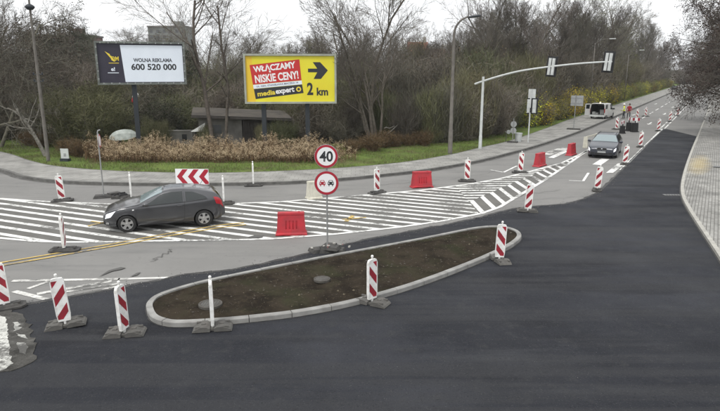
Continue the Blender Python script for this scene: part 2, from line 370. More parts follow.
def band(pts, wd):                                        # one mitred strip along pts
    L, Rr = [], []
    for i, p in enumerate(pts):
        p = Vector(xy(p)); d = (Vector(xy(pts[min(i + 1, len(pts) - 1)])) - Vector(xy(pts[max(i - 1, 0)]))).normalized(); n = Vector((-d.y, d.x)) * wd / 2
        L.append(xy(p + n)); Rr.append(xy(p - n))
    return [[L[i], L[i + 1], Rr[i + 1], Rr[i]] for i in range(len(pts) - 1)]
def smooth_path(pts, n=6, closed=False):                  # Catmull-Rom
    P = [Vector(p) for p in pts]; out = []; N = len(P)
    for i in range(N if closed else N - 1):
        p0, p1, p2, p3 = (P[(i - 1) % N], P[i], P[(i + 1) % N], P[(i + 2) % N]) if closed else (P[max(i - 1, 0)], P[i], P[i + 1], P[min(i + 2, N - 1)])
        for k in range(n):
            t = k / n
            out.append(.5 * ((2 * p1) + (p2 - p0) * t + (2 * p0 - 5 * p1 + 4 * p2 - p3) * t * t + (3 * p1 - p0 - 3 * p2 + p3) * t ** 3))
    if not closed: out.append(P[-1])
    return out

# ================================================================== THE SETTING
# kerb line and grass line along the far (left) pavement
KERB = [Vector((-62, 66, 0)), Vector((-45, 52, 0)), Vector((-29, 39.5, 0))] + [at(x, y) for x, y in ((0, 171), (20, 177.5), (45, 181.5), (80, 184), (127, 185.2), (177, 185.6), (211, 185.4), (259, 184.8), (306, 183), (350, 179.8), (410, 173.5), (445, 168.5), (480, 162), (508, 155), (540, 146))] + [road(s, -10.75) for s in (58, 75, 100, 140, 200, 300, 430)]
GRASS = [Vector((-68, 74, 0)), Vector((-52, 62, 0)), Vector((-37, 49, 0))] + [at(x, y, .12) for x, y in ((0, 151.5), (30, 160.5), (60, 166.5), (120, 171), (200, 172.8), (260, 171.7), (330, 168.5), (400, 162.5), (450, 154.5), (480, 147.5), (510, 140.5), (545, 128.5))] + [road(s, -14.7) for s in (75, 100, 140, 200, 300, 430)]
GP = np.array([xy(p) for p in GRASS])
def behind(x, y):                                          # signed distance behind the grass line (positive: away from the road)
    x = np.asarray(x, float); y = np.asarray(y, float); best = np.full(x.shape, 1e9); sg = np.ones(x.shape)
    for a, b in zip(GP[:-1], GP[1:]):
        d = b - a; l2 = d @ d; t = np.clip(((x - a[0]) * d[0] + (y - a[1]) * d[1]) / l2, 0, 1)
        qx, qy = x - a[0] - t * d[0], y - a[1] - t * d[1]; dist = np.hypot(qx, qy)
        cr = d[0] * (y - a[1]) - d[1] * (x - a[0]); u = dist < best
        best = np.where(u, dist, best); sg = np.where(u, np.sign(cr), sg)
    return best * sg
def terrain_z(x, y):
    d = behind(x, y)
    z = .14 + .012 * np.clip(d, 0, 14) + .055 * np.clip(d - 16, 0, 60) + .02 * np.clip(d - 76, 0, 200)
    und = .25 * np.sin(np.asarray(x) * .31 + 1) * np.sin(np.asarray(y) * .23) * np.clip(d / 20, 0, 1)
    return z + und
def gz(x, y): return float(terrain_z(np.array([x]), np.array([y]))[0])
# ground sheet: lower than the road on the road side, rising softly behind the verge
gx = np.concatenate([np.linspace(-900, -130, 12), np.linspace(-120, 330, 151), np.linspace(350, 1100, 12)])
gy = np.concatenate([np.linspace(-200, -10, 8), np.linspace(0, 420, 141), np.linspace(450, 1500, 14)])
X, Y = np.meshgrid(gx, gy); D = behind(X, Y); Z = terrain_z(X, Y) - .06
k = np.clip((D - 3) / 5, 0, 1); Z = np.where(D < 8, -.25 * (1 - k) + Z * k, Z); Z = np.where(D < 3, -.25, Z)
V = np.stack([X, Y, Z], -1).reshape(-1, 3); nx = len(gx); ii = np.arange((len(gy) - 1) * nx).reshape(len(gy) - 1, nx)[:, :-1].ravel()
tag(npmesh('ground', V, np.stack([ii, ii + 1, ii + nx + 1, ii + nx], 1), M_earth, smooth=True), kind='structure')
# verge: the grass strip along the pavement
def offset(pts, d):
    out = []
    for i, p in enumerate(pts):
        t = (pts[min(i + 1, len(pts) - 1)] - pts[max(i - 1, 0)]).normalized(); out.append(Vector((p.x - t.y * d, p.y + t.x * d, 0)))
    return out
GS = smooth_path(GRASS, 5)
mb = MB(); rows = [0, .6, 1.5, 3, 5, 7.5, 9.5]
for r in rows:
    for p in offset(GS, r): mb.v.append((p.x, p.y, .125 + .012 * r + (.03 * math.sin(p.x * 1.3 + r) if r > 1 else 0)))
n = len(GS)
for i in range(len(rows) - 1):
    for j in range(n - 1): mb.f.append((i * n + j, i * n + j + 1, (i + 1) * n + j + 1, (i + 1) * n + j)); mb.m.append(0)
struct('verge', mb, M_grass, True)
# old road: one sheet reaching under everything
KS = smooth_path(KERB, 5)
poly = [xy(p) for p in KS] + [xy(road(430, 1.5)), xy(road(60, 1.5)), (40, 30), (30, -25), (-75, -25), (-75, 60)]
sheet('road', [poly], 0.0, M_old)
# left pavement with a kerb
def lift(pts, z): return [(p[0], p[1], z) for p in pts]
def strip_between(A, B, zA, zB, mb):
    o = len(mb.v); mb.v += lift(A, zA) + lift(B, zB); n = len(A)
    for j in range(n - 1): mb.f.append((o + j, o + j + 1, o + n + j + 1, o + n + j)); mb.m.append(0)
KI = offset(KS, .18)
def resample(pts, N):
    P = np.array([xy(p) for p in pts]); l = np.r_[0, np.cumsum(np.hypot(*np.diff(P, axis=0).T))]; q = np.linspace(0, 1, N) ** 1.0 * l[-1]
    return [Vector((a, b, 0)) for a, b in zip(np.interp(q, l, P[:, 0]), np.interp(q, l, P[:, 1]))]
# pair the kerb and grass lines point by point
mb = MB(); GS2 = smooth_path(GRASS, 40); GA = np.array([xy(p) for p in GS2]); near = []
last = 0
for p in KI:
    q = np.argmin((GA[:, 0] - p.x) ** 2 + (GA[:, 1] - p.y) ** 2); q = max(q, last); last = q; near.append(Vector((GA[q, 0], GA[q, 1], 0)))
strip_between(KI, near, .118, .125, mb)
o = struct_flat('pavement', mb, M_pave)
mb = MB(); strip_between(KS, KI, .122, .122, mb); strip_between(KS, KS, -.05, .122, mb)
E_ = offset(GS, -.06); strip_between(E_, GS, .137, .137, mb); strip_between(E_, E_, .05, .137, mb)
struct_flat('kerb', mb, M_kerbold)
M_gut = layered('gutter_dirt', (.085, .083, .078), [((.15, .147, .14), 2.5, .45, .65, .9, None), ((.055, .052, .048), 6, .5, .7, .8, None)], bump=.5)
sheet('gutter', band(offset(KS, -.13), .24), .003, M_gut)

# fresh asphalt
UP = [(-90, 303), (-30, 304), (0, 304), (20, 306), (45, 302.5), (75, 296.5), (105, 291.5), (150, 282.5), (185, 275.5), (230, 271), (270, 263), (310, 254), (340, 246), (380, 237.5), (420, 230), (460, 222.5), (485, 216.5), (515, 208.8), (545, 205.8), (565, 204.6), (583, 199.8), (600, 192), (612, 180), (620, 172), (640, 151.5), (664.5, 128.5)]
up = [at(x, y) for x, y in UP]
upw = []
for i in range(len(up) - 1):                               # ragged laid edge
    L_ = (up[i + 1] - up[i]).length; k = max(2, int(L_ / .22))
    for j in range(k):
        p = up[i].lerp(up[i + 1], j / k); a = .045 if i < 21 else .008
        upw.append(p + Vector((random.uniform(-a, a), random.uniform(-a, a), 0)))
upw.append(up[-1])
KR = [road(430, -1.1), road(200, -1.1), road(110, -1.1)] + [at(x, y) for x, y in ((709.5, 106), (699, 132), (691.5, 150), (685, 168), (680.8, 185), (681.2, 197), (687, 210), (700, 231), (720, 262), (745, 305), (785, 380), (850, 520))]
KRs = smooth_path(KR, 6)
fresh = [p for p in KRs if p.y < 55.6]
poly = [xy(p) for p in upw] + [xy(p) for p in fresh] + [(14, 3), (20, -25), (-40, -25), (-40, 12)]
mb = MB(); nU = len(poly)
mb.add([(x, y, .014) for x, y in poly], [tuple(range(nU))])
fr = struct_flat('fresh_asphalt', mb, M_new)
mb = MB(); strip_between([Vector((a[0], a[1], 0)) for a in upw], [Vector((a[0], a[1], 0)) for a in upw], -.02, .0137, mb); struct_flat('asphalt_edge', mb, M_tar)
# black bitumen seam with crumbs along the joint
mb = MB()
for i in range(len(upw) - 1):
    a, b = upw[i], upw[i + 1]; d = (b - a); nrm = Vector((-d.y, d.x, 0)).normalized()
    w0 = .05 + .05 * math.sin(i * .37) ** 2 + random.uniform(0, .05)
    if b.y > 31: w0 *= .6
    mb.add([a - nrm * .03 + Vector((0, 0, .0185)), b - nrm * .03 + Vector((0, 0, .0185)), b + nrm * w0 + Vector((0, 0, .0185)), a + nrm * w0 + Vector((0, 0, .0185))], [(0, 1, 2, 3)])
struct_flat('bitumen_seam', mb, M_tar)

# right pavement, kerb
KRo = offset(KRs, .14)
mb = MB(); far_ = [Vector((p.x + 24 * RN.x + 0, p.y + 24 * RN.y, 0)) for p in KRo]
strip_between(KRo, far_, .118, .20, mb); o = struct_flat('right_pavement', mb, M_pave2)
mb = MB(); strip_between(KRs, KRo, .123, .123, mb); strip_between(KRs, KRs, -.03, .123, mb); struct_flat('right_kerb', mb, M_kerbR)
mb = MB(); strip_between(offset(KRs, -.05), KRs, .0180, .0180, mb); struct_flat('right_gutter_joint', mb, M_tar)

# ---- hatched traffic island painted on the road
TOP = [(-70, 195), (0, 198.5), (30, 200.8), (53, 202), (110, 204.2), (170, 205), (220, 204.3), (280, 202), (330, 198), (367, 195), (420, 190.5), (440, 188), (470, 184), (500, 178.8), (530, 171.5), (562, 163), (587, 151)]
LOW = [(-70, 232), (0, 238.2), (33, 241.3), (60, 242.3), (100, 242.3), (140, 241.3), (200, 240.6), (240, 240), (273, 239), (333, 234.5), (400, 227.3), (440, 221.5), (482, 213.5), (500, 207), (545, 180), (587, 151)]
isl = pxpoly(TOP) + pxpoly(LOW)[::-1][1:]
sheet('island_road_surface', [isl], .004, M_mid)
polys = band([at(x, y) for x, y in TOP], .17) + band([at(x, y) for x, y in LOW], .17)
sheet('island_outline', polys, .0125, M_white)
fold = [at(440, 206.5), at(469, 202), at(500, 191), at(587, 151)]
fd = (Vector(xy(fold[3])) - Vector(xy(fold[1]))).normalized(); fn = Vector((-fd.y, fd.x)); fo = fn.dot(Vector(xy(fold[1])))
A = []; th = R(-23.5); nA = Vector((-math.sin(th), math.cos(th)))
ref = nA.dot(Vector(xy(at(0, 203.5))))
zone1 = clip(isl, (1, 0), at(469, 202).x, 1)                  # left of the chevrons
zone2 = clip(clip(isl, (1, 0), at(469, 202).x, -1), fn, fo, -1)
zoneB = clip(clip(isl, (1, 0), at(469, 202).x, -1), fn, fo, 1)
per, wid = .66, .225
nA2 = Vector((-math.sin(R(3)), math.cos(R(3)))); ref2 = nA2.dot(Vector(xy(at(474, 203.5))))
for k in range(-45, 40):
    o_ = ref + k * per
    for zn, nn, oo in ((zone1, nA, o_), (zone2, nA2, ref2 + k * .56)):
        p = clip(clip(zn, nn, oo - wid / 2, -1), nn, oo + wid / 2, 1)
        if len(p) >= 3: A.append(p)
thB = R(-89); nB = Vector((-math.sin(thB), math.cos(thB))); apex = [at(469, 202)]
for k in range(0, 26):
    # right arms start where a left stripe meets the fold line
    base = Vector(xy(at(474, 203.5))); perB = .66
    o_ = nB.dot(base) + k * perB
    p = clip(clip(zoneB, nB, o_ - .115, -1), nB, o_ + .115, 1)
    if len(p) >= 3: A.append(p)
sheet('island_hatching', A, .0085, M_white)

# other painted lines
W = []
W += band([road(s, -4.3) for s in (36.6, 42, 48, 55, 62, 66)], .18)
W += band([road(s, -4.12) for s in (66, 90, 120, 180, 300, 420)], .14) + band([road(s, -4.50) for s in (66, 90, 120, 180, 300, 420)], .14)
for s in range(62, 330, 9): W += [stroke(road(s, -7.55), road(s + 5, -7.55), .16)]
W += [stroke(at(596.5, 165), at(605.5, 159), .5)]
W += [[xy(at(x, y)) for x, y in ((606, 173), (618, 163.5), (626, 163.5), (613, 173))]]
W += [stroke(at(587, 151), at(604, 140), .22)]
W += [stroke(at(551, 158), at(567, 150.5), .4)]
W += path_strip([at(490, 170), at(503.5, 172.6), at(517, 166)], .13) + path_strip([at(569, 180.8), at(583, 181.5), at(588.5, 173)], .13)
for s, t in ((86, -9.2), (100, -9.1), (118, -9.2), (72, -6.0), (90, -5.8), (108, -5.9), (131, -5.8)):
    W += [stroke(road(s, t), road(s + 2.4, t), .16), [xy(road(s, t + .3)), xy(road(s - 1.3, t)), xy(road(s, t - .3))]]
sheet('lane_marking', W, .0165, M_white)
Wo = [stroke(at(545, 154.5), at(566, 148), .8), stroke(at(12, 281.2), at(120, 279.2), .16), stroke(at(118, 279.3), at(187, 277.4), .13), stroke(at(28, 289), at(48, 281.8), .13), stroke(at(37, 294.3), at(112, 281.2), .18), stroke(at(14, 291.5), at(52, 301), .16), stroke(at(52, 301), at(120, 287), .22), stroke(at(118, 287.5), at(178, 278.6), .2), stroke(at(60, 293), at(118, 284), .14)]
sheet('worn_marking', Wo, .0105, M_whiteworn)
Yl = band([at(x, y) for x, y in ((-40, 269.5), (0, 263.3), (60, 253.2), (110, 244.8), (170, 233.6), (222, 225.2), (244, 223.2))], .10)
Yl += band([at(x, y) for x, y in ((-40, 272.8), (0, 266.5), (60, 256), (110, 247.2), (170, 236.2), (222, 227.6), (246, 225.0))], .10)
Yl += [stroke(at(88, 226.5), at(104, 222.6), .12), stroke(at(91, 221.6), at(106, 223.8), .1), stroke(at(342, 219.8), at(366, 217.8), .12), stroke(at(346, 221.8), at(353, 216), .16), stroke(at(100, 224), at(110, 222), .1)]
sheet('temporary_yellow_marking', Yl, .0205, M_yellow)
# tar repairs and cracks in the old surface
Tr = []
for pts in ([(99, 277.5), (109, 271), (121, 267.8), (126, 268.5), (121, 270.2), (112, 272)], [(130, 277.5), (137, 273.6), (141, 272.8), (137, 276)], [(248, 237.5), (255, 235.8), (264, 236), (262, 238.2), (251, 239)]):
    Tr.append(pxpoly(pts))
def crack(p0, p1, n=14, wd=.03, jit=.12):
    a, b = at(*p0), at(*p1); pts = []
    for i in range(n + 1): pts.append(a.lerp(b, i / n) + Vector((random.uniform(-jit, jit), random.uniform(-jit, jit), 0)) * (0 < i < n))
    return path_strip(pts, wd)
for a, b in (((500, 199), (560, 190)), ((455, 196), (500, 186)), ((150, 262), (172, 250)), ((505, 202), (575, 197)), ((520, 182), (570, 160)), ((450, 180), (505, 170)), ((380, 185), (440, 180))):
    Tr += crack(a, b, wd=random.uniform(.012, .03))
M_tarold = mat('tar_crack', (.085, .083, .078), .8, world=True)
sheet('tar_crack', Tr, .0245, M_tarold)

# broken old slab at the lower left, with remnants of paint
slab = [(-60, 306), (-20, 308), (6, 309), (22, 316), (31, 326), (33, 340), (37, 352), (33, 364), (22, 369), (2, 374), (-40, 383), (-90, 380)]
pts = pxpoly(slab); rag = []
for i in range(len(pts)):
    a, b = Vector(pts[i]), Vector(pts[(i + 1) % len(pts)]); k = max(1, int((b - a).length / .12))
    for j in range(k): rag.append(xy(a.lerp(b, j / k) + Vector((random.uniform(-.06, .06), random.uniform(-.06, .06)))))
mb = MB(); mb.prism(rag, .0, .03); struct('old_slab', mb, M_slab)
def ragged(px, a=.04, st=.09):
    P = pxpoly(px, .03); out = []
    for i in range(len(P)):
        p, q = Vector(P[i]), Vector(P[(i + 1) % len(P)]); k = max(1, int((q - p).length / st))
        for j in range(k): out.append(xy(p.lerp(q, j / k) + Vector((random.uniform(-a, a), random.uniform(-a, a)))))
    return out
sheet('slab_paint', [ragged([(-60, 313), (-8, 314), (5, 317), (8, 330), (9, 346), (12, 364), (2, 371), (-60, 380)], .03)], .0335, paintmat('slab_white_paint', (.60, .60, .56), (.10, .098, .09), .70, 12))
sheet('slab_paint_scraps', [ragged([(12, 322), (19, 323), (21, 329), (15, 331)]), ragged([(15, 343), (24, 342), (28, 349), (27, 355), (19, 352)]), ragged([(17, 333), (24, 335), (26, 339), (20, 338)])], .0335, paintmat('slab_scrap_paint', (.45, .45, .42), (.08, .078, .072), .85, 14))

# raised planting bed: kerb stones round bare soil
BED = [(146.5, 312), (148, 306), (156, 299.5), (175, 292.5), (204, 284.5), (245, 275.5), (290, 266.4), (330, 258.4), (380, 249), (430, 239.4), (465, 232.2), (484, 229.4), (500, 229), (512, 231.3), (519.5, 235), (521, 240), (515, 246), (502, 253.5), (485, 261.5), (455, 274), (420, 287), (385, 298), (345, 308.5), (300, 317), (260, 322), (220, 325.8), (180, 328), (163, 326.5), (151, 321.5)]
bed = smooth_path([at(x, y, .0) for x, y in BED], 8, True)
if sum(bed[i].x * bed[(i + 1) % len(bed)].y - bed[(i + 1) % len(bed)].x * bed[i].y for i in range(len(bed))) < 0: bed = bed[::-1]
def inset(pts, d):
    N = len(pts); out = []
    for i in range(N):
        t = (pts[(i + 1) % N] - pts[(i - 1) % N]); t.z = 0; t.normalize(); out.append(Vector((pts[i].x - t.y * d, pts[i].y + t.x * d, 0)))
    return out
per_ = [0]
for i in range(len(bed)): per_.append(per_[-1] + (bed[(i + 1) % len(bed)] - bed[i]).length)
def along(pts, s):
    s %= per_[-1]; i = max(j for j in range(len(pts)) if per_[j] <= s); return pts[i].lerp(pts[(i + 1) % len(pts)], (s - per_[i]) / (per_[i + 1] - per_[i] + 1e-9))
bi = inset(bed, .15); ns = int(per_[-1] / .98); mb = MB()
for j in range(ns):
    s0, s1 = per_[-1] * j / ns + .008, per_[-1] * (j + 1) / ns - .008; o = len(mb.v); K = 6; dz = random.uniform(-.004, .004)
    for q in range(K + 1):
        s = s0 + (s1 - s0) * q / K; a, b = along(bed, s), along(bi, s); c = a.lerp(b, .12)
        mb.v += [(a.x, a.y, -.02), (a.x, a.y, .118 + dz), (c.x, c.y, .135 + dz), (b.x, b.y, .135 + dz), (b.x, b.y, -.02)]
    for q in range(K):
        for r in range(4): mb.f.append((o + q * 5 + r, o + (q + 1) * 5 + r, o + (q + 1) * 5 + r + 1, o + q * 5 + r + 1)); mb.m.append(0)
    mb.f += [tuple(o + r for r in range(5)), tuple(o + K * 5 + r for r in range(5))[::-1]]; mb.m += [0, 0]
struct('bed_kerb', mb, M_kerb)
sheet('bed_kerb_joint', [[xy(p) for p in inset(bed, -.03)]], .0175, M_tar)
so_ = inset(bed, .14); cx, cy = sum(p.x for p in so_) / len(so_), sum(p.y for p in so_) / len(so_)
# soil: grid clipped to the bed, bumpy
sx0, sx1 = min(p.x for p in so_), max(p.x for p in so_); sy0, sy1 = min(p.y for p in so_), max(p.y for p in so_)
bmS = bmesh.new(); bmS.faces.new([bmS.verts.new((p.x, p.y, 0)) for p in so_])
for k in range(int((sx1 - sx0) / .09)): bmesh.ops.bisect_plane(bmS, geom=bmS.verts[:] + bmS.edges[:] + bmS.faces[:], plane_co=(sx0 + .09 * (k + .5), 0, 0), plane_no=(1, 0, 0))
for k in range(int((sy1 - sy0) / .09)): bmesh.ops.bisect_plane(bmS, geom=bmS.verts[:] + bmS.edges[:] + bmS.faces[:], plane_co=(0, sy0 + .09 * (k + .5), 0), plane_no=(0, 1, 0))
SP = np.array([xy(p) for p in so_])
from mathutils import noise as mnoise
for v in bmS.verts:
    e = min(1, np.sqrt(((SP - np.array([v.co.x, v.co.y])) ** 2).sum(1).min()) / .5)
    v.co.z = .095 + e * (.05 + .055 * mnoise.noise(v.co * 1.1) + .03 * mnoise.noise(v.co * 4.3) + .022 * mnoise.noise(v.co * 11))
for f in bmS.faces: f.smooth = True
me = bpy.data.meshes.new('soil_bed'); bmS.to_mesh(me); bmS.free(); me.materials.append(M_soil)
o = bpy.data.objects.new('soil_bed', me); C.objects.link(o); tag(o, kind='structure')
def inside(p, poly):
    c = False; n = len(poly)
    for i in range(n):
        a, b = poly[i], poly[i - 1]
        if (a[1] > p[1]) != (b[1] > p[1]) and p[0] < (b[0] - a[0]) * (p[1] - a[1]) / (b[1] - a[1]) + a[0]: c = not c
    return c
# clods and weeds lying on the soil
core = [xy(p) for p in inset(bed, .35)]; V, F = [], []; MI = []
rs = np.random.RandomState(3); cnt = 0
while cnt < 1900:
    p = (rs.uniform(sx0, sx1), rs.uniform(sy0, sy1))
    if not inside(p, core): continue
    cnt += 1; r = rs.choice([.008, .012, .018, .04], p=[.4, .38, .18, .04]); z = .145 + .055 * mnoise.noise(Vector((p[0], p[1], 0)) * 1.1); o = len(V)
    J = rs.uniform(.6, 1.3, (6, 3)); P6 = np.array([(1, 0, 0), (0, 1, 0), (-1, 0, 0), (0, -1, 0), (0, 0, .8), (0, 0, -.8)]) * J * r
    V += [(p[0] + q[0], p[1] + q[1], z + q[2] - .2 * r) for q in P6]
    F += [(o, o + 1, o + 4), (o + 1, o + 2, o + 4), (o + 2, o + 3, o + 4), (o + 3, o, o + 4)]; MI += [int(rs.rand() < .10)] * 4
M_clod = mat('soil_clod', (.045, .038, .030), 1, col2=(.075, .064, .049), scale=3, world=True); M_straw = mat('dead_straw', (.11, .092, .06), 1)
tag(npmesh('soil_clods', V, F, [M_clod, M_straw], mi=MI), kind='stuff')
def manhole(px, py, label, k_):
    p = at(px, py, .15); t = thing('manhole_cover', label, 'manhole cover', (p.x, p.y, .15), 0, 'manhole covers in the soil bed')
    mb = MB(); mb.lathe([(.0, .0), (.36, .0), (.36, .055), (.29, .058), (.29, .05), (0, .05)], 32); mb.build('concrete_ring', M_galvdull, t, True, 30)
    mb = MB(); mb.lathe([(0, .0555), (.275, .0555), (.28, .05)], 32)
    for a in range(-3, 4): mb.box((a * .075, 0, .058), (.03, .5 * math.sqrt(max(.05, 1 - (a / 3.8) ** 2)), .008))
    mb.build('lid', M_iron, t, False); t.scale = (k_, k_, 1)
M_galvdull = mat('cast_ring', (.085, .08, .07), .9, col2=(.055, .05, .043), scale=8); M_iron = mat('cast_iron', (.12, .117, .108), .75, .3, col2=(.08, .075, .068), scale=6)
manhole(322, 280.5, 'round grey manhole cover in the middle of the soil bed', .62); manhole(210.5, 305.5, 'round manhole cover behind the edge-on post at the left end of the soil bed', .78)
# drains
def drain(p, rz, label, L_=.5, W_=.35):
    t = thing('drain_grate', label, 'drain', p, rz); mb = MB()
    for a, b in (((-L_ / 2, 0), (.03, W_)), ((L_ / 2, 0), (.03, W_)), ((0, -W_ / 2), (L_ + .03, .03)), ((0, W_ / 2), (L_ + .03, .03))): mb.box((a[0], a[1], .006), (b[0], b[1], .012))
    mb.build('frame', M_galv, t); mb = MB(); mb.box((0, 0, .001), (L_, W_, .002)); mb.build('pit_shade', M_black, t); mb = MB()  # thin black plate under the bars puts the hollow's shade into colour
    for k in range(7): mb.box((-L_ / 2 + L_ * (k + .5) / 7, 0, .006), (.028, W_ - .03, .008))
    mb.build('bars', M_galv, t)
p = at(673.5, 195.5); drain((p.x, p.y, .0225), R(-5), 'small steel drain grate in the fresh asphalt beside the right kerb', .85, .25)
p = at(717.5, 167, .13); drain((p.x, p.y, .160), ROAD_ANG, 'dark drain grate in the paving at the right edge', .5, .4)
# loose chippings along the joint and the kerbs
V, F = [], []; rs = np.random.RandomState(5)
def chip(x, y, z, r):
    o = len(V); q = rs.uniform(0, 6.28); 
    for a in range(3): V.append((x + r * math.cos(q + a * 2.09), y + r * math.sin(q + a * 2.09), z))
    V.append((x, y, z + r * .9)); F.extend([(o, o + 1, o + 3), (o + 1, o + 2, o + 3), (o + 2, o, o + 3)])
for i in range(2600):
    q = upw[rs.randint(0, len(upw) - 40)]; chip(q.x + rs.normal(0, .22), q.y + rs.normal(0, .16), .016, rs.uniform(.006, .022))
for i in range(900): chip(rs.uniform(-7, 9), rs.uniform(7.5, 17), .014, rs.uniform(.003, .008))
tag(npmesh('asphalt_crumbs', V, F, mat('crumbs', (.05, .05, .05), .9, col2=(.16, .155, .15), scale=3, world=True)), kind='stuff')

# ================================================================== ROADWORK THINGS
def board_panel_mb(slope, lean=0.0):
    mb = MB(); hw, z0, z1, th = .14, .13, 1.15, .034
    prof = [(-hw * .92, z0), (hw * .92, z0), (hw, z0 + .12), (hw, z1 - .07), (hw * .8, z1 - .012), (.05, z1), (-.05, z1), (-hw * .8, z1 - .012), (-hw, z1 - .07), (-hw, z0 + .12)]
    M = Matrix(((1, 0, 0, 0), (0, 0, -1, 0), (0, 1, 0, 0), (0, 0, 0, 1)))           # prism z -> -y
    mb.prism(prof, -th, th, 0, M)
    # raised rim
    for s in (-1, 1):
        mb.box((s * (hw - .005), 0, (z0 + z1) / 2 + .02), (.018, th * 2 + .012, z1 - z0 - .22))
    rect = [(-.118, z0 + .05), (.118, z0 + .05), (.118, z1 - .06), (-.118, z1 - .06)]
    for side in (-1, 1):
        sl = slope * side * -1
        for k in range(-2, 5):
            n = (-sl * 1.25, 1.0); d0 = .20 + k * .44; p = clip(clip(rect, n, d0, -1), n, d0 + .215, 1)
            if len(p) >= 3:
                vs = [(x, side * (th + .003), z) for x, z in p]; mb.add(vs, [tuple(range(len(vs)))], 1)
    return mb
def make_board(slope, dark, label):
    t = thing('traffic_delineator', label, 'delineator board', group='red and white delineator boards of the roadworks')
    pn = board_panel_mb(slope).build('panel', [M_plastic, M_redrefl], t, fixn=False)
    mb = MB(); mb.tube([(0, 0, 1.14), (0, 0, 1.19), (0, 0, 1.20), (0, 0, 1.235), (0, 0, 1.25)], [.022, .022, .034, .034, .02], 10); mb.build('handle', M_plastic, t, True, 40)
    mb = MB(); mb.tube([(0, 0, .02), (0, 0, .16)], .03, 8); mb.build('foot_peg', M_plastic, t)
    rb = M_rubber if dark else M_rubbergrey
    if dark:
        b = MB(); b.prism([(-.46, -.14), (-.36, -.22), (.36, -.22), (.46, -.14), (.46, .14), (.36, .22), (-.36, .22), (-.46, .14)], 0, .05); b.box((0, 0, .075), (.66, .3, .05), taper=.85); b.box((.27, 0, .11), (.16, .14, .03)); b.box((-.27, 0, .11), (.16, .14, .03))
        b.build('base', rb, t)
    else:
        b = MB()
        for s in (-1, 1):
            Mx = Matrix(((0, 0, 1, 0), (1, 0, 0, 0), (0, 1, 0, 0), (0, 0, 0, 1)))
            pr = [(s * .045, .012), (s * .045, .085), (s * .12, .12), (s * .24, .125), (s * .40, .055), (s * .43, .012)]
            if s < 0: pr = pr[::-1]
            Mx = Matrix(((1, 0, 0, 0), (0, 0, -1, 0), (0, 1, 0, 0), (0, 0, 0, 1)))
            b.prism(pr, -.20, .20, 0, Mx)
            b.box((s * .2, 0, .132), (.09, .07, .018)); b.box((s * .3, .14, .10), (.12, .05, .05)); b.box((s * .3, -.14, .10), (.12, .05, .05))
        b.box((0, 0, .03), (.3, .26, .05))
        b.build('base', rb, t)
    return t
protos = {}
def place_board(px, py, yaw, slope, dark, label, lean=(0, 0), z=None):
    key = (slope, dark)
    if key not in protos: protos[key] = make_board(slope, dark, label); o = protos[key]
    else: o = copy_tree(protos[key])
    p = at(px, py); o['label'] = label
    o.location = (p.x, p.y, (.0165 if z is None else z)); o.rotation_euler = (R(lean[0]), R(lean[1]), R(yaw))
    if abs(yaw) > 50:                                       # the foot lies across the board on these
        for ch in o.children:
            if ch.name.startswith('base'): ch.rotation_euler = (0, 0, R(8 - yaw))
    return o
BOARDS = [  # base px, yaw (0 faces the camera), stripe slope, dark base, label
 (5, 309, 30, -1, 1, 'delineator board cut by the left edge on a crumpled rubber mat by the broken slab', (0, -2), None),
 (66, 326.5, 20, 1, 0, 'delineator board with stripes rising to the right beside the broken painted slab', (0, -4), None),
 (125, 335, 78, -1, 0, 'delineator board turned well aside on a grey base left of the planting bed', (0, -2), None),
 (213, 329.5, 104, -1, 0, 'edge-on delineator board on a grey base against the near kerb of the bed', (0, 0), None),
 (372, 304, 42, -1, 0, 'delineator board on a grey base midway along the near kerb of the bed', (0, 0), None),
 (499, 261.5, -6, -1, 0, 'delineator board at the right tip of the planting bed', (0, 2), None),
 (527.5, 212, -10, 1, 0, 'delineator board at the joint of old and fresh asphalt, beside the chevron stripes', (0, 3), None),
 (467, 181.5, -6, -1, 1, 'delineator board on the hatching line, between two red barriers', (0, 0), None),
 (377, 193.3, 35, -1, 1, 'delineator board behind the hatching, right of the speed sign', (0, -1), None),
 (62.5, 201.3, 20, -1, 1, 'delineator board on the far hatching line at the left', (0, -3), None),
 (65, 251, 104, 1, 1, 'nearly edge-on delineator board at the double yellow line on the left', (0, -2), None),
 (131.5, 199.5, 111, 1, 1, 'edge-on white delineator post behind the bonnet of the hatchback', (0, -1), None),
 (224, 204, 103, 1, 1, 'edge-on white delineator post behind the tail of the hatchback', (0, 0), None),
 (253.5, 186, 100, 1, 1, 'edge-on white delineator post at the far kerb near the reeds', (0, 0), .0165),
 (520, 173, -10, -1, 1, 'delineator board by the white arrow, left of the second pair of red barriers', (0, 2), None),
 (597, 190.5, -20, 1, 1, 'delineator board at the end of the white lane line before the dark estate car', (0, 3), None),
 (624.5, 164.5, -25, 1, 1, 'delineator board close beside the dark estate car', (0, 3), None),
 (640, 147, -28, 1, 1, 'delineator board on the lane line just past the dark estate car', (0, 2), None),
 (658, 131, -30, 1, 1, 'delineator board at the far end of the fresh asphalt', (0, 2), None),
 (669.5, 121.5, -30, 1, 1, 'delineator board beyond the fresh asphalt, nearer of a close pair', (0, 2), None),
 (677.5, 116, -30, 1, 1, 'delineator board beyond the fresh asphalt, farther of a close pair', (0, 2), None),
 (616.5, 129.5, -25, -1, 1, 'delineator board in front of the dark roadwork blocks', (0, 0), None),
 (637, 118.5, -20, -1, 1, 'delineator board in the middle lane right of the workers', (0, 0), None),
 (645.5, 116.5, -20, -1, 1, 'delineator board in the middle lane farther right of the workers', (0, 0), None),
 (692.5, 90.5, -30, 1, 1, 'tiny delineator board near the far end of the road', (0, 0), None),
 (697.5, 91.5, -30, 1, 1, 'tiny delineator board at the far end under the overhanging branches', (0, 0), None)]
for b in BOARDS: place_board(b[0], b[1], b[2], b[3], b[4], b[5], b[6], b[7])

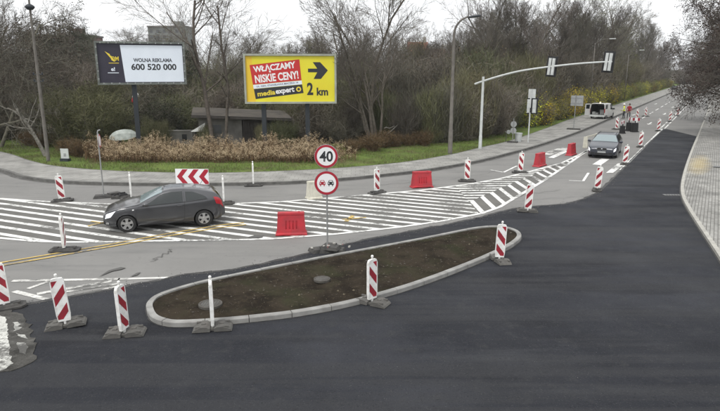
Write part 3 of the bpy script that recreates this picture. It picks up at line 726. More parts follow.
# water-filled barriers
def make_barrier(m, label, name='plastic_barrier', cat='barrier', group='red plastic road barriers', holes=True):
    t = thing(name, label, cat, group=group)
    L0, L1, D0, D1, H = 1.04, .90, .40, .20, .80
    mb = MB(); prof = [(D0 / 2 + .04, 0), (D0 / 2 + .04, .05), (D0 / 2 - .02, .09), (D1 / 2 + .015, H - .10), (D1 / 2 + .025, H - .08), (D1 / 2 + .02, H - .015), (D1 / 2, H)]
    N = len(prof)
    vs = []
    for sx in (-1, 1):
        pts = [(y, z) for y, z in prof] + [(-y, z) for y, z in prof[::-1]]
        for y, z in pts:
            k = min(1, z / H); ln = L0 / 2 + (.035 if z < .06 else 0) + (L1 - L0) / 2 * k + (.02 if H - .09 < z < H - .01 else 0); vs.append((sx * ln, y, z))
    n2 = 2 * N; fs = [tuple(range(n2)), tuple(range(n2, 2 * n2))[::-1]] + [(i, (i + 1) % n2, n2 + (i + 1) % n2, n2 + i) for i in range(n2)]
    mb.add(vs, fs); body = mb.build('body', m, t)
    if holes:
        cs = []
        for k in (-1.5, -.5, .5, 1.5):
            for sy in (-1, 1):
                c = MB(); c.box((k * .12 + .01, sy * .205, .36), (.055, .17, .30)); cs.append(c.build('cutter', m))
        for k in (-.32, .32):
            c = MB(); c.box((k, 0, 0), (.16, 1, .09)); cs.append(c.build('cutter', m))
        for c in cs: c.parent = None
        cut(body, cs)
        bv = body.modifiers.new('b', 'BEVEL'); bv.width = .008; bv.segments = 2; bv.limit_method = 'ANGLE'; applied(body)
    mb = MB(); mb.lathe([(.045, H - .002), (.045, H + .018), (.0, H + .02)], 12, c=(.28, 0, 0)); mb.build('filler_cap', m, t, True, 40)
    return t
bar0 = make_barrier(M_redplastic, 'red plastic barrier on the lower hatching line left of the speed sign')
BARS = [(291.5, 234.3, 6, 'red plastic barrier on the lower hatching line left of the speed sign'), (421.5, 187.3, 14, 'red plastic barrier on the upper hatching line before the pavement'), (539.5, 166, 50, 'red plastic barrier near the tip of the hatching, nearer of the two'), (571, 155.0, 52, 'red plastic barrier farthest along, left of the dark estate car')]
for i, (px, py, yaw, lb) in enumerate(BARS):
    o = bar0 if i == 0 else copy_tree(bar0); p = at(px, py); o.location = (p.x, p.y, .013); o.rotation_euler = (0, 0, R(yaw)); o['label'] = lb
o = make_barrier(M_cream, 'cream white plastic barrier standing behind the speed sign', 'plastic_barrier', 'barrier', 'cream plastic barriers', False)
p = at(314, 198.5); o.location = (p.x, p.y, .013); o.rotation_euler = (0, 0, R(28)); o.scale = (.62, 1, 1.0)

# long white barrier lying along the lane, left of the estate car
t = thing('barrier_rail', 'white plastic barrier rail with foot left of the dark estate car', 'barrier', xy(at(585, 148)) + (.013,), R(52))
mb = MB(); mb.box((0, 0, .42), (.12, .34, .84), taper=.8); o = mb.build('end_panel', M_cream, t); c = MB(); c.box((0, .0, .36), (.5, .2, .34)); cut(o, [c.build('cutter', M_cream)])
mb = MB(); mb.box((1.55, 0, .80), (3.0, .06, .12)); mb.build('rail', M_cream, t); mb = MB(); mb.box((1.55, 0, .35), (3.0, .05, .08)); mb.build('lower_rail', M_galv, t)
mb = MB(); mb.box((3.05, 0, .42), (.1, .4, .84), taper=.8); mb.build('far_panel', M_cream, t)

# narrow dark weight stands carrying red and white rails, huddled beside the workers
def stand(px, py, yaw, w_, hh, label):
    p = at(px, py); t = thing('weight_stand', label, 'barrier stand', (p.x, p.y, .013), R(yaw), 'dark barrier stands near the workers')
    mb = MB(); mb.box((0, 0, hh / 2), (w_, .40, hh), taper=.88); mb.box((0, 0, .04), (w_ + .14, .5, .08), taper=.9); mb.build('block', M_black, t)
    mb = MB(); mb.box((0, 0, hh + .10), (.08, .08, .3)); mb.build('post', M_darkmetal, t)
    mb = MB(); mb.box((0, -.05, hh + .22), (w_ * 1.5, .05, .30))
    for k in (-1, 1): mb.box((k * w_ * .5, -.078, hh + .22), (w_ * .42, .006, .27), 1)
    b_ = mb.build('rail', [M_signwhite, M_redrefl], t); b_.rotation_euler = (0, R(-14 + (px * 7) % 25), 0); b_.location = (0, 0, .12)
stand(634.3, 132.0, 6, .52, .86, 'widest dark stand with a red and white rail, right of the huddle near the workers'); stand(628.2, 131.0, 20, .36, .82, 'narrow dark stand with a tilted rail, in the middle of the huddle'); stand(622.0, 133.5, 35, .34, .70, 'short dark stand with a rail just behind the estate car')

# ================================================================== SIGNS
def disc_sign(parent, zc, r, name='sign_disc', y=-.05):
    mb = MB(); mb.lathe([(0, .012), (r, .012), (r + .012, .02), (r + .012, -.006), (r, -.008), (0, -.008)], 48, 'Y', (0, y, zc)); d = mb.build(name, M_signback, parent, True, 30)
    mb = MB(); mb.lathe([(r * .80, -.0105), (r, -.0105)], 48, 'Y', (0, y, zc)); mb.build('red_ring', M_signred, d, fixn=False)
    mb = MB(); mb.lathe([(0, -.010), (r * .80, -.010)], 48, 'Y', (0, y, zc)); mb.build('white_face', M_signwhite, d, fixn=False)
    return d
p = at(327.5, 252); SG = thing('traffic_sign', 'sign pole with a round 40 speed sign above a no overtaking sign', 'road sign', (p.x, p.y, .0165), R(2))
zt = top_z(p.x, p.y, 143.8); r_ = .355; z1 = zt - r_ - .04; z2 = z1 - .83
mb = MB(); mb.tube([(0, 0, .05), (.005, 0, 1.5), (.02, 0, zt - .12)], .028, 10); mb.build('pole', M_galv, SG, True, 40)
d = disc_sign(SG, z1, r_); text('40', 'digits', M_ink, (-.205, z1 - .165, .205, z1 + .165), d, -.0625, bold=.025)
d = disc_sign(SG, z2, r_ * 1.04)
def tinycar(x, m, nm):
    mb = MB(); z = z2 - .01; y = -.0625
    out = [(-.095, -.045), (-.095, .03), (-.075, .045), (-.055, .10), (.055, .10), (.075, .045), (.095, .03), (.095, -.045), (.07, -.045), (.07, -.09), (.04, -.09), (.04, -.045), (-.04, -.045), (-.04, -.09), (-.07, -.09), (-.07, -.045)]
    vs = [(x + a, y, z + b) for a, b in out]; mb.add(vs, [tuple(range(len(vs)))])
    o = mb.build(nm, [m, M_signwhite], d, fixn=False); bm = bmesh.new(); bm.from_mesh(o.data); bmesh.ops.triangulate(bm, faces=bm.faces); bm.to_mesh(o.data); bm.free()
    for sx in (-.062, .062):
        q = MB(); q.box((x + sx, y - .001, z + .005), (.036, .001, .028)); q.build('lamp_mark', M_signwhite, o)
    q = MB(); q.add([(x - .05, y - .001, z + .05), (x + .05, y - .001, z + .05), (x + .04, y - .001, z + .085), (x - .04, y - .001, z + .085)], [(0, 1, 2, 3)]); q.build('window_mark', M_signwhite, o, fixn=False)
tinycar(-.13, M_signred, 'red_car_mark'); tinycar(.13, M_ink, 'black_car_mark')
mb = MB()
for dx, dy, rz, zz in ((0, 0, 10, .05), (.28, .02, -12, .05), (-.3, .05, 25, .05), (.05, .1, 70, .15), (.12, -.06, -20, .16)): mb.box((dx, dy, zz), (.55, .42, .10), rz=R(rz), taper=.85)
mb.build('rubber_base', M_rubber, SG)
mb = MB()
rs = np.random.RandomState(8)
for k in range(16): mb.box((.15 + rs.normal(0, .2), -.06 + rs.normal(0, .13), .20 + rs.uniform(-.06, .08)), (rs.uniform(.03, .13), rs.uniform(.02, .07), rs.uniform(.02, .05)), k % 3 // 2, rs.uniform(0, 3))
tag(mb.build('broken_plastic', [mat('dirty_shards', (.34, .33, .30), .8), mat('faded_red', (.26, .12, .12), .8)], SG), kind='stuff')

# chevron board behind the hatchback
p = at(194, 204.5); CH = thing('chevron_sign', 'red and white chevron board pointing left, behind the grey hatchback', 'road sign', (p.x, p.y, .013), R(-3))
zc1 = top_z(p.x, p.y, 169.2); zc0 = top_z(p.x, p.y, 184.5); wC = 1.44; hC = zc1 - zc0
mb = MB(); mb.box((0, 0, (zc0 + zc1) / 2), (wC, .03, hC)); pl = mb.build('board', M_signwhite, CH)
mb = MB(); zm = (zc0 + zc1) / 2; M_y = -.0175
for k in range(3):
    x0 = -wC / 2 + .06 + k * .48; a = .26; b_ = .23
    for sgn in (-1, 1):
        q = [(x0, zm), (x0 + a, zm + sgn * (hC / 2 - .015)), (x0 + a + b_, zm + sgn * (hC / 2 - .015)), (x0 + b_, zm)]
        q = clip(q, (1, 0), wC / 2 - .01, 1); mb.add([(x, M_y, z) for x, z in (q if sgn < 0 else q[::-1])], [tuple(range(len(q)))])
mb.build('red_chevrons', M_signred, pl, fixn=False)
for s in (-.5, .5):
    mb = MB(); mb.tube([(s, .04, 0.05), (s, .04, zc1 - .04)], .025, 8); mb.build('post', M_galv, CH)
    mb = MB(); mb.box((s, .04, .05), (.4, .7, .1), taper=.85); mb.build('foot', M_rubber, CH)

# temporary sign turned edge-on at the left
p = at(104, 197.5); t = thing('edge_on_sign', 'tall grey pole with a red rimmed round sign seen edge-on', 'road sign', (p.x, p.y, .0), R(104))
zt = top_z(p.x, p.y, 130)
mb = MB(); mb.tube([(0, 0, .05), (0, 0, zt - .1), (0, -.03, zt - .02), (0, -.12, zt)], .03, 8); mb.build('pole', M_galv, t, True, 40)
disc_sign(t, zt - .48, .30)
mb = MB(); mb.box((0, 0, .07), (.5, .9, .12), taper=.8, rz=R(6)); mb.box((.12, -.42, .14), (.3, .5, .1), rz=R(40)); mb.build('rubber_base', M_rubber, t)
p = at(121, 198); t = thing('spare_base', 'loose dark rubber sign foot lying behind the bonnet of the hatchback', 'sign foot', (p.x, p.y, .013), R(12))
mb = MB(); mb.box((0, 0, .06), (.8, .42, .11), taper=.85); mb.build('foot', M_rubber, t); mb = MB(); mb.box((.1, 0, .15), (.4, .3, .08), rz=.4, taper=.8); mb.tube([(-.3, -.05, .13), (-.1, .05, .2), (.2, .02, .24)], .03, 6); mb.build('clamp', M_black, t)

# small white plate on the verge at left
p = at(65.5, 161, .15); t = thing('verge_plate', 'small pale plate on a short post on the grass at the left', 'sign', (p.x, p.y, .12), R(-8))
mb = MB(); mb.box((0, 0, .50), (.52, .05, .62)); mb.build('plate', M_palegrey, t); mb = MB(); mb.box((0, .06, .3), (.07, .07, .6)); mb.build('post', M_darkmetal, t); mb = MB(); mb.box((0, .0, .10), (.55, .3, .2)); mb.build('base', M_darkmetal, t)
mb = MB(); mb.box((.02, -.028, .42), (.16, .01, .2)); mb.build('marking', M_signback, t)

# information board on the pavement, seen from the back
p = at(573.5, 129.5, .12); t = thing('back_of_board', 'square grey traffic sign on a thin pole seen from behind near the van', 'road sign', (p.x, p.y, .12), ROAD_ANG - math.pi / 2)
zt = top_z(p.x, p.y, 96.6); mb = MB(); mb.tube([(0, 0, 0), (0, 0, zt)], .04, 8); mb.build('pole', M_galv, t); mb = MB(); mb.box((.1, .06, zt - .50), (1.15, .03, .98)); pl = mb.build('plate', M_signback, t)
mb = MB(); mb.box((0.1, .035, zt - .25), (1.1, .03, .05)); mb.box((.1, .035, zt - .75), (1.1, .03, .05)); mb.build('rail', M_galv, pl); mb = MB(); mb.box((0, 0, .06), (1.3, .42, .12), taper=.9); mb.build('base', M_rubber, t)

# trio of small signs beside the bin
p = at(512.5, 142.5, .12); t = thing('temporary_signs', 'temporary pole with three small round sign backs by the pale bin', 'road sign', (p.x, p.y, .12), ROAD_ANG - math.pi / 2)
zt = top_z(p.x, p.y, 120); mb = MB(); mb.tube([(0, 0, 0), (0, 0, zt)], .03, 8); mb.build('pole', M_galv, t)
for x, z, r in ((0, zt - .45, .24), (0, zt - .95, .24), (-.38, zt - 1.08, .16)):
    mb = MB(); mb.lathe([(0, .01), (r, .01), (r, -.01), (0, -.01)], 24, 'Y', (x, .04, z)); mb.build('sign_disc', M_signback, t, True, 30)
mb = MB(); mb.box((-.3, .04, zt - 1.08), (.7, .03, .05)); mb.build('crossbar', M_galv, t); mb = MB(); mb.box((0, 0, .05), (.8, .4, .1)); mb.tube([(-.45, -.3, .05), (-.45, -.3, .9)], .02, 6); mb.build('base', M_rubber, t)
p = at(518, 141.5, .12); t = thing('litter_bin', 'pale concrete litter bin on the pavement by the thicket', 'litter bin', (p.x, p.y, .12)); mb = MB(); mb.lathe([(0, 0), (.24, 0), (.30, .62), (.32, .63), (.32, .70), (.26, .70), (.24, .3), (0, .3)], 20); mb.build('bin_body', M_palegrey, t, True, 40); mb = MB(); mb.lathe([(0, .31), (.235, .31)], 16); mb.build('liner', M_black, t)

# ---- signal mast with a long curved arm
def signal_head(parent, c, M_, label=None):
    """three lamp housings on a dark backboard, seen from behind; M_ rotates its local frame"""
    bx, by, bz = c
    T = Matrix.Translation(c) @ M_
    mb = MB(); mb.box((0, .12, 0), (.70, .02, 1.34), M=T); bb = mb.build('backboard', M_black, parent)
    for s in (-1, 1):
        mb = MB(); mb.box((s * .115, -.0, 0), (.175, .20, 1.10), M=T)
        for z in (-.37, 0, .37): mb.box((s * .115, -.105, z), (.14, .02, .30), M=T)
        h = mb.build('housing', M_palegrey, bb)
    for z, m in ((-.36, 'a'), (0, 'b'), (.36, 'c')):
        mb = MB()
        for q in range(11):
            a0 = math.pi * q / 11; a1 = math.pi * (q + 1) / 11; r = .13
            mb.add([T @ Vector((r * math.cos(a0), .135, z + r * math.sin(a0))), T @ Vector((r * math.cos(a1), .135, z + r * math.sin(a1))), T @ Vector((r * math.cos(a1), .32, z + r * math.sin(a1))), T @ Vector((r * math.cos(a0), .32, z + r * math.sin(a0)))], [(0, 1, 2, 3)])
        mb.build('visor', M_black, bb, fixn=False)
    return bb
p = at(480, 148.5, .12); SM = thing('signal_mast', 'tall pale mast with a curved arm carrying two signal heads over the road', 'traffic light', (p.x, p.y, .12))
zt = top_z(p.x, p.y, 76.5) - .12
mb = MB(); mb.tube([(0, 0, 0), (0, 0, .9), (0, 0, .95), (0, 0, zt)], [.13, .12, .105, .085], 14); mb.build('pole', M_palegrey, SM, True, 40)
def k_at(px):                                             # how far along the arm a photo column lies
    lo, hi = -3, 12
    for _ in range(50):
        m = (lo + hi) / 2; q = Vector((p.x, p.y, 0)) + RN * m; dep = q.y * cp + (CAM_H - 5.8) * sp
        if 360 + FPX * q.x / dep < px: lo = m
        else: hi = m
    return lo
armpts = []
for px, py in ((475.5, 84), (484, 81), (500, 76), (520, 71), (545, 67.2), (575, 63.8), (600, 62.0), (611.5, 61.6)):
    k = k_at(px); q = Vector((p.x, p.y, 0)) + RN * k; armpts.append((RN.x * k, RN.y * k, top_z(q.x, q.y, py) - .12))
mb = MB(); mb.tube(smooth_path(armpts, 5), list(np.linspace(.075, .05, 36)), 10); mb.build('arm', M_palegrey, SM, True, 60)
Mh = Matrix.Rotation(ROAD_ANG - math.pi / 2, 4, 'Z') @ Matrix.Rotation(R(4), 4, 'Y')
for px, py in ((551, 66.5), (607.5, 61.8)):
    k = k_at(px); q = Vector((p.x, p.y, 0)) + RN * k; signal_head(SM, (RN.x * k + RD.x * .05, RN.y * k + RD.y * .05, top_z(q.x, q.y, py) - .12), Mh)
# small signal post at the pavement
p = at(528, 142.5, .12); t = thing('signal_post', 'short signal post with stacked pale housings on the pavement before the yellow bushes', 'traffic light', (p.x, p.y, .12), ROAD_ANG - math.pi / 2)
zt = top_z(p.x, p.y, 89) - .12; mb = MB(); mb.tube([(0, 0, 0), (0, 0, zt)], .055, 10); mb.build('pole', M_palegrey, t, True, 40)
mb = MB(); mb.box((.05, .08, zt - .35), (.56, .03, .7)); mb.box((.05, .05, zt - .35), (.04, .03, .68)); mb.build('sign_back', M_palegrey, t)
for x in (-.12, .30):
    mb = MB(); mb.box((x, 0.05, zt - 1.32), (.26, .2, 1.05))
    for z in (-.34, 0, .34): mb.box((x, -.06, zt - 1.32 + z), (.2, .03, .27))
    mb.build('housing', M_palegrey, t)
mb = MB(); mb.box((.12, .16, zt - 1.3), (.85, .02, 1.25)); mb.build('backboard', M_black, t); mb = MB(); mb.box((.09, -.06, zt - 1.62), (.14, .18, .36)); mb.build('bracket', M_black, t)

# ---- street lamps
def lamp(px, py, pytop, dirv, label, rad=.10, arm=1.6, m=None, headw=.75):
    p = at(px, py, .15); zt = top_z(p.x, p.y, pytop) - .15; t = thing('street_lamp', label, 'street lamp', (p.x, p.y, .15), 0, 'street lamps along the road')
    m = m or M_concretepole
    d = Vector(dirv).normalized()
    mb = MB(); mb.tube([(0, 0, 0), (0, 0, 1.6), (0, 0, 1.65), (0, 0, zt - 1.1)], [rad * 1.25, rad * 1.2, rad, rad * .72], 12); mb.build('pole', m, t, True, 40)
    pts = [Vector((0, 0, zt - 1.2))] + [Vector((0, 0, zt - 1.1)) + d * arm * (1 - math.cos(a)) + Vector((0, 0, 1.05 * math.sin(a))) for a in np.linspace(0, math.pi / 2 * .93, 9)]
    mb = MB(); mb.tube(pts, [rad * .7] + list(np.linspace(rad * .62, rad * .42, 9)), 8); mb.build('arm', m, t, True, 60)
    e = pts[-1]; T = Matrix.Translation(e + d * headw * .45) @ Matrix.Rotation(math.atan2(d.y, d.x), 4, 'Z') @ Matrix.Rotation(R(-6), 4, 'Y')
    mb = MB(); prof = [(-.5, .04), (-.4, .10), (-.1, .14), (.25, .13), (.45, .08), (.5, .03)]
    vs = []; 
    for x, r in prof:
        for k in range(10):
            a = 2 * math.pi * k / 10; vs.append(T @ Vector((x * headw, r * 1.25 * math.cos(a), max(-.05, r * .7 * math.sin(a)))))
    fs = [(i * 10 + k, i * 10 + (k + 1) % 10, (i + 1) * 10 + (k + 1) % 10, (i + 1) * 10 + k) for i in range(5) for k in range(10)] + [tuple(range(10))[::-1], tuple(50 + k for k in range(10))]
    mb.add(vs, fs); mb.build('lamp_head', M_darkmetal, t, True, 50)
    return t
lamp(450, 153.5, 16.5, (1, -.55, 0), 'tall grey street lamp on the grass with its arm curving right', .125, 1.05, None, .85)
# the tall pole at far left carries a drop-shaped lamp below its top
p = at(48.5, 161, .15); zt = top_z(p.x, p.y, -12) - .15; zl = top_z(p.x, p.y, 7) - .15
t = thing('street_lamp', 'tall dark pole with a round lamp head at the far left, beside the crooked tree', 'street lamp', (p.x, p.y, .15), 0, 'street lamps along the road')
mb = MB(); mb.tube([(0, 0, 0), (0, 0, zt * .55), (0, 0, zt)], [.11, .09, .05], 12); mb.build('pole', M_concretepole, t, True, 40)
mb = MB(); mb.lathe([(0, zl - .17), (.15, zl - .15), (.27, zl - .02), (.26, zl + .06), (.12, zl + .16), (0, zl + .2)], 20); mb.build('lamp_head', M_darkmetal, t, True, 50)
mb = MB()
for z in (5.3, 4.9): mb.tube([(-.3, 0, z), (.3, 0, z)], .03, 6); mb.lathe([(0, z), (.05, z + .02), (.05, z + .12), (0, z + .14)], 8, c=(-.26, 0, 0)); mb.lathe([(0, z), (.05, z + .02), (.05, z + .12), (0, z + .14)], 8, c=(.26, 0, 0))
mb.build('insulator_bracket', M_darkmetal, t)
def farlamp(s, tt, pytop, label):
    q = road(s, tt); zt = top_z(q.x, q.y, pytop); px = 360; t = thing('street_lamp', label, 'street lamp', (q.x, q.y, .12), 0, 'street lamps along the road')
    mb = MB(); mb.tube([(0, 0, 0), (0, 0, zt - .9)], [.085, .06], 8); mb.build('pole', M_concretepole, t, True, 40); d = RN
    pts = [Vector((0, 0, zt - .9)) + d * 1.8 * (1 - math.cos(a)) + Vector((0, 0, .85 * math.sin(a))) for a in np.linspace(0, math.pi / 2, 7)]
    mb = MB(); mb.tube(pts, .045, 6); mb.build('arm', M_concretepole, t, True, 60); T = Matrix.Rotation(math.atan2(d.y, d.x), 4, 'Z'); e = pts[-1]
    mb = MB(); mb.box((0, 0, 0), (.8, .26, .12), M=Matrix.Translation(e + d * .4) @ T); mb.build('lamp_head', M_palegrey, t)
farlamp(88, -15.2, 39.5, 'street lamp rising behind the right signal head, its pale head by the bare branches'); farlamp(124, -15.2, 50.5, 'farther street lamp among the dark trees beyond the van')

# ---- billboards
def billboard(name, label, TL, TR, BL, BR, Yd, legs, frame_m):
    l0, l1 = at_y(*TL, Yd[0]), at_y(*BL, Yd[0]); r0, r1 = at_y(*TR, Yd[1]), at_y(*BR, Yd[1])
    cx, cy = (l0.x + r0.x) / 2, (Yd[0] + Yd[1]) / 2; ang = math.atan2(Yd[1] - Yd[0], r0.x - l0.x); Wd = math.hypot(r0.x - l0.x, Yd[1] - Yd[0])
    zb, zt = (l1.z + r1.z) / 2, (l0.z + r0.z) / 2; g = gz(cx, cy) - .05
    t = thing(name, label, 'billboard', (cx, cy, g), ang)
    zb -= g; zt -= g
    mb = MB(); fw = .13
    mb.box((0, 0, zt - fw / 2), (Wd, .24, fw)); mb.box((0, 0, zb + fw / 2), (Wd, .24, fw))
    for s in (-1, 1): mb.box((s * (Wd / 2 - fw / 2), 0, (zb + zt) / 2), (fw, .236, zt - zb - fw * 2))
    mb.build('frame', frame_m, t)
    mb = MB(); mb.box((0, .05, (zb + zt) / 2), (Wd - 2 * fw, .1, zt - zb - 2 * fw)); bk = mb.build('backing', M_bbframe2, t)
    for x in legs: mb = MB(); mb.box((x, .30, zt * .5 - .15), (.30, .32, zt - .3)); mb.build('leg', M_darkmetal, t)
    return t, Wd - 2 * fw, zb + fw, zt - fw
def quad(x0, z0, x1, z1, y): return [(x0, y, z0), (x1, y, z0), (x1, y, z1), (x0, y, z1)]
def flat(name, poly, y, m, parent):
    mb = MB(); vs = [(x, y, z) for x, z in poly]
    a = sum(poly[i][0] * poly[(i + 1) % len(poly)][1] - poly[(i + 1) % len(poly)][0] * poly[i][1] for i in range(len(poly)))
    if a < 0: vs = vs[::-1]
    mb.add(vs, [tuple(range(len(vs)))]); o = mb.build(name, m, parent, fixn=False)
    if len(poly) > 4:
        bm = bmesh.new(); bm.from_mesh(o.data); bmesh.ops.triangulate(bm, faces=bm.faces); bm.to_mesh(o.data); bm.free()
    return o
B1, W1, zb, zt = billboard('billboard', 'navy and white billboard with a phone number on a single dark post', (93.8, 40.5), (184.2, 42.4), (95.5, 85), (185.8, 84), (39.6, 41.2), [-.62], M_bbframe2)
h = zt - zb; x0, x1 = -W1 / 2, W1 / 2
po = flat('poster', [(x0, zb), (x1, zb), (x1, zt), (x0, zt)], -.004, M_navy, B1)
flat('white_panel', [(x0 + W1 * .295, zb + h * .02), (x1 - .04, zb + h * .02), (x1 - .04, zt - h * .04), (x0 + W1 * .265, zt - h * .04)], -.008, M_bbwhite, po)
text('WOLNA REKLAMA', 'lettering', M_greyink, (x0 + W1 * .405, zb + h * .53, x0 + W1 * .865, zb + h * .63), po, -.012, bold=.045)
text('600 520 000', 'phone_number', M_ink, (x0 + W1 * .375, zb + h * .325, x0 + W1 * .91, zb + h * .49), po, -.012, bold=.03)
for k in range(4):                                          # winged emblem: feathers and letters
    a = k * .06; fx, fz = .085 + a * .30, .80 - a * .85
    flat('emblem_feather', [(x0 + W1 * fx, zb + h * fz), (x0 + W1 * (fx + .058), zb + h * (fz - .075)), (x0 + W1 * (fx + .056), zb + h * (fz - .105)), (x0 + W1 * (fx + .02), zb + h * (fz - .055))], -.012, M_gold, po)
text('QM', 'emblem_letters', M_gold, (x0 + W1 * .15, zb + h * .54, x0 + W1 * .238, zb + h * .67), po, -.013, bold=.02)
flat('emblem_line', [(x0 + W1 * .12, zb + h * .495), (x0 + W1 * .235, zb + h * .495), (x0 + W1 * .235, zb + h * .51), (x0 + W1 * .12, zb + h * .51)], -.012, M_gold, po)
text('e!', 'small_mark', M_bbwhite, (x0 + W1 * .14, zb + h * .30, x0 + W1 * .185, zb + h * .40), po, -.012, bold=.03)
flat('small_line', [(x0 + W1 * .10, zb + h * .245), (x0 + W1 * .225, zb + h * .245), (x0 + W1 * .225, zb + h * .262), (x0 + W1 * .10, zb + h * .262)], -.012, M_bbwhite, po)
# tie loops along the frame
for q in [(x0 + W1 * (k + .5) / 11, zt + .03) for k in range(11)] + [(x0 + W1 * (k + .5) / 11, zb - .03) for k in range(11)] + [(sx * (W1 / 2 + .03), zb + h * (k + .5) / 5) for k in range(5) for sx in (-1, 1)]:
    mb = MB(); mb.box((q[0], -.13, q[1]), (.07, .03, .08)); mb.build('tie', M_signback, B1)

B2, W2, zb, zt = billboard('billboard', 'yellow billboard with a red slanted panel, an arrow and 2 km', (243, 53.8), (336.2, 53.6), (244.5, 103.8), (336.2, 103.2), (40.2, 40.6), [-1.9, 1.1], M_bbframe)
h = zt - zb; x0, x1 = -W2 / 2, W2 / 2
po = flat('poster', [(x0, zb), (x1, zb), (x1, zt), (x0, zt)], -.004, M_bbyel, B2)
flat('orange_print', [(x0, zb), (x0 + W2 * .10, zb), (x0 + W2 * .07, zt), (x0, zt)], -.006, mat('billboard_orange', (.74, .50, .03), .45), po)
TILT = math.atan2(-.30, 3.0)
def U(fx, fz): return (x0 + W2 * fx, zb + h * fz)
def tilted(name, quad4, y, m): return flat(name, quad4, y, m, po)
rp = tilted('red_panel', [U(.075, .375), U(.625, .47), U(.605, .925), U(.045, .80)], -.008, M_bbred)
wp = tilted('white_strip', [U(.082, .285), U(.63, .385), U(.626, .465), U(.076, .37)], -.008, M_bbwhite)
bp_ = tilted('black_strip', [U(.10, .06), U(.645, .19), U(.63, .38), U(.083, .28)], -.008, M_ink)
def skewtext(body, name, m, q, y, bold=.02, spacing=1.0):    # lettering laid into a slanted quad
    o = text(body, name, m, (0, 0, 1, 1), po, y, bold=bold, spacing=spacing)
    for v in o.data.vertices:
        u, w_ = v.co.x, v.co.z; bl, br, tr, tl = q
        v.co.x = (bl[0] * (1 - u) + br[0] * u) * (1 - w_) + (tl[0] * (1 - u) + tr[0] * u) * w_
        v.co.z = (bl[1] * (1 - u) + br[1] * u) * (1 - w_) + (tl[1] * (1 - u) + tr[1] * u) * w_
    return o
skewtext('WŁĄCZAMY', 'lettering', M_signwhite, [U(.095, .605), U(.565, .70), U(.555, .89), U(.08, .775)], -.012, .035)
skewtext('NISKIE CENY!', 'lettering', M_signwhite, [U(.105, .405), U(.595, .505), U(.585, .68), U(.095, .58)], -.012, .03)
skewtext('UL. GEN. STANISŁAWA MACZKA 14', 'small_lettering', M_greyink, [U(.115, .315), U(.585, .405), U(.585, .445), U(.112, .35)], -.012, .02)
skewtext('media', 'lettering', M_gold, [U(.125, .115), U(.325, .16), U(.32, .27), U(.118, .225)], -.012, .03)
skewtext('expert', 'lettering', M_signwhite, [U(.332, .135), U(.545, .185), U(.537, .325), U(.326, .27)], -.012, .03)
mb = MB(); c_ = U(.59, .275); ring = []
for k in range(24):
    a = 2 * math.pi * k / 24; ring += [(c_[0] + .17 * math.cos(a), -.012, c_[1] + .17 * math.sin(a)), (c_[0] + .09 * math.cos(a), -.012, c_[1] + .09 * math.sin(a))]
mb.add(ring, [(2 * k, 2 * ((k + 1) % 24), 2 * ((k + 1) % 24) + 1, 2 * k + 1) for k in range(24)]); mb.build('logo_ring', M_gold, po, fixn=False)
flat('arrow', [U(.70, .645), U(.805, .645), U(.762, .50), U(.845, .50), U(.925, .685), U(.838, .865), U(.755, .865), U(.805, .725), U(.70, .725)], -.012, M_ink, po)
text('2', 'numeral', M_ink, U(.685, .145) + U(.755, .42), po, -.012, bold=.035); text('km', 'lettering', M_ink, U(.795, .135) + U(.925, .31), po, -.012, bold=.035)

# ================================================================== VEHICLES
M_glass = mat('car_glass', (.016, .021, .021), .03, spec=.7); M_glass_sky = mat('sky_pale_windscreen', (.20, .25, .26), .06, spec=.9)  # windscreen base colour is pale: the sky's reflection is painted in
M_tyre = mat('tyre_rubber', (.018, .018, .018), .85, bump=.2); M_rim = mat('alloy_rim', (.42, .42, .42), .38, .75); M_trim = mat('black_trim', (.014, .014, .015), .5)
M_lamp = mat('lit_headlamp', (.90, .92, .96), .2, emit=.6); M_tail = mat('tail_lamp', (.40, .015, .025), .2, coat=.5); M_plate = mat('number_plate', (.72, .72, .72), .5); M_chrome = mat('chrome', (.6, .6, .6), .2, .9)
def gsm(x, y, s):                                          # gaussian-smoothed profile sampler
    xs = np.linspace(x[0], x[-1], 400); ys = np.interp(xs, x, y); dx = xs[1] - xs[0]; k = max(1, int(3 * s / dx)); g = np.exp(-.5 * (np.arange(-k, k + 1) * dx / s) ** 2); g /= g.sum()
    ys = np.convolve(np.pad(ys, k, mode='edge'), g, 'valid'); return lambda q: float(np.interp(q, xs, ys))
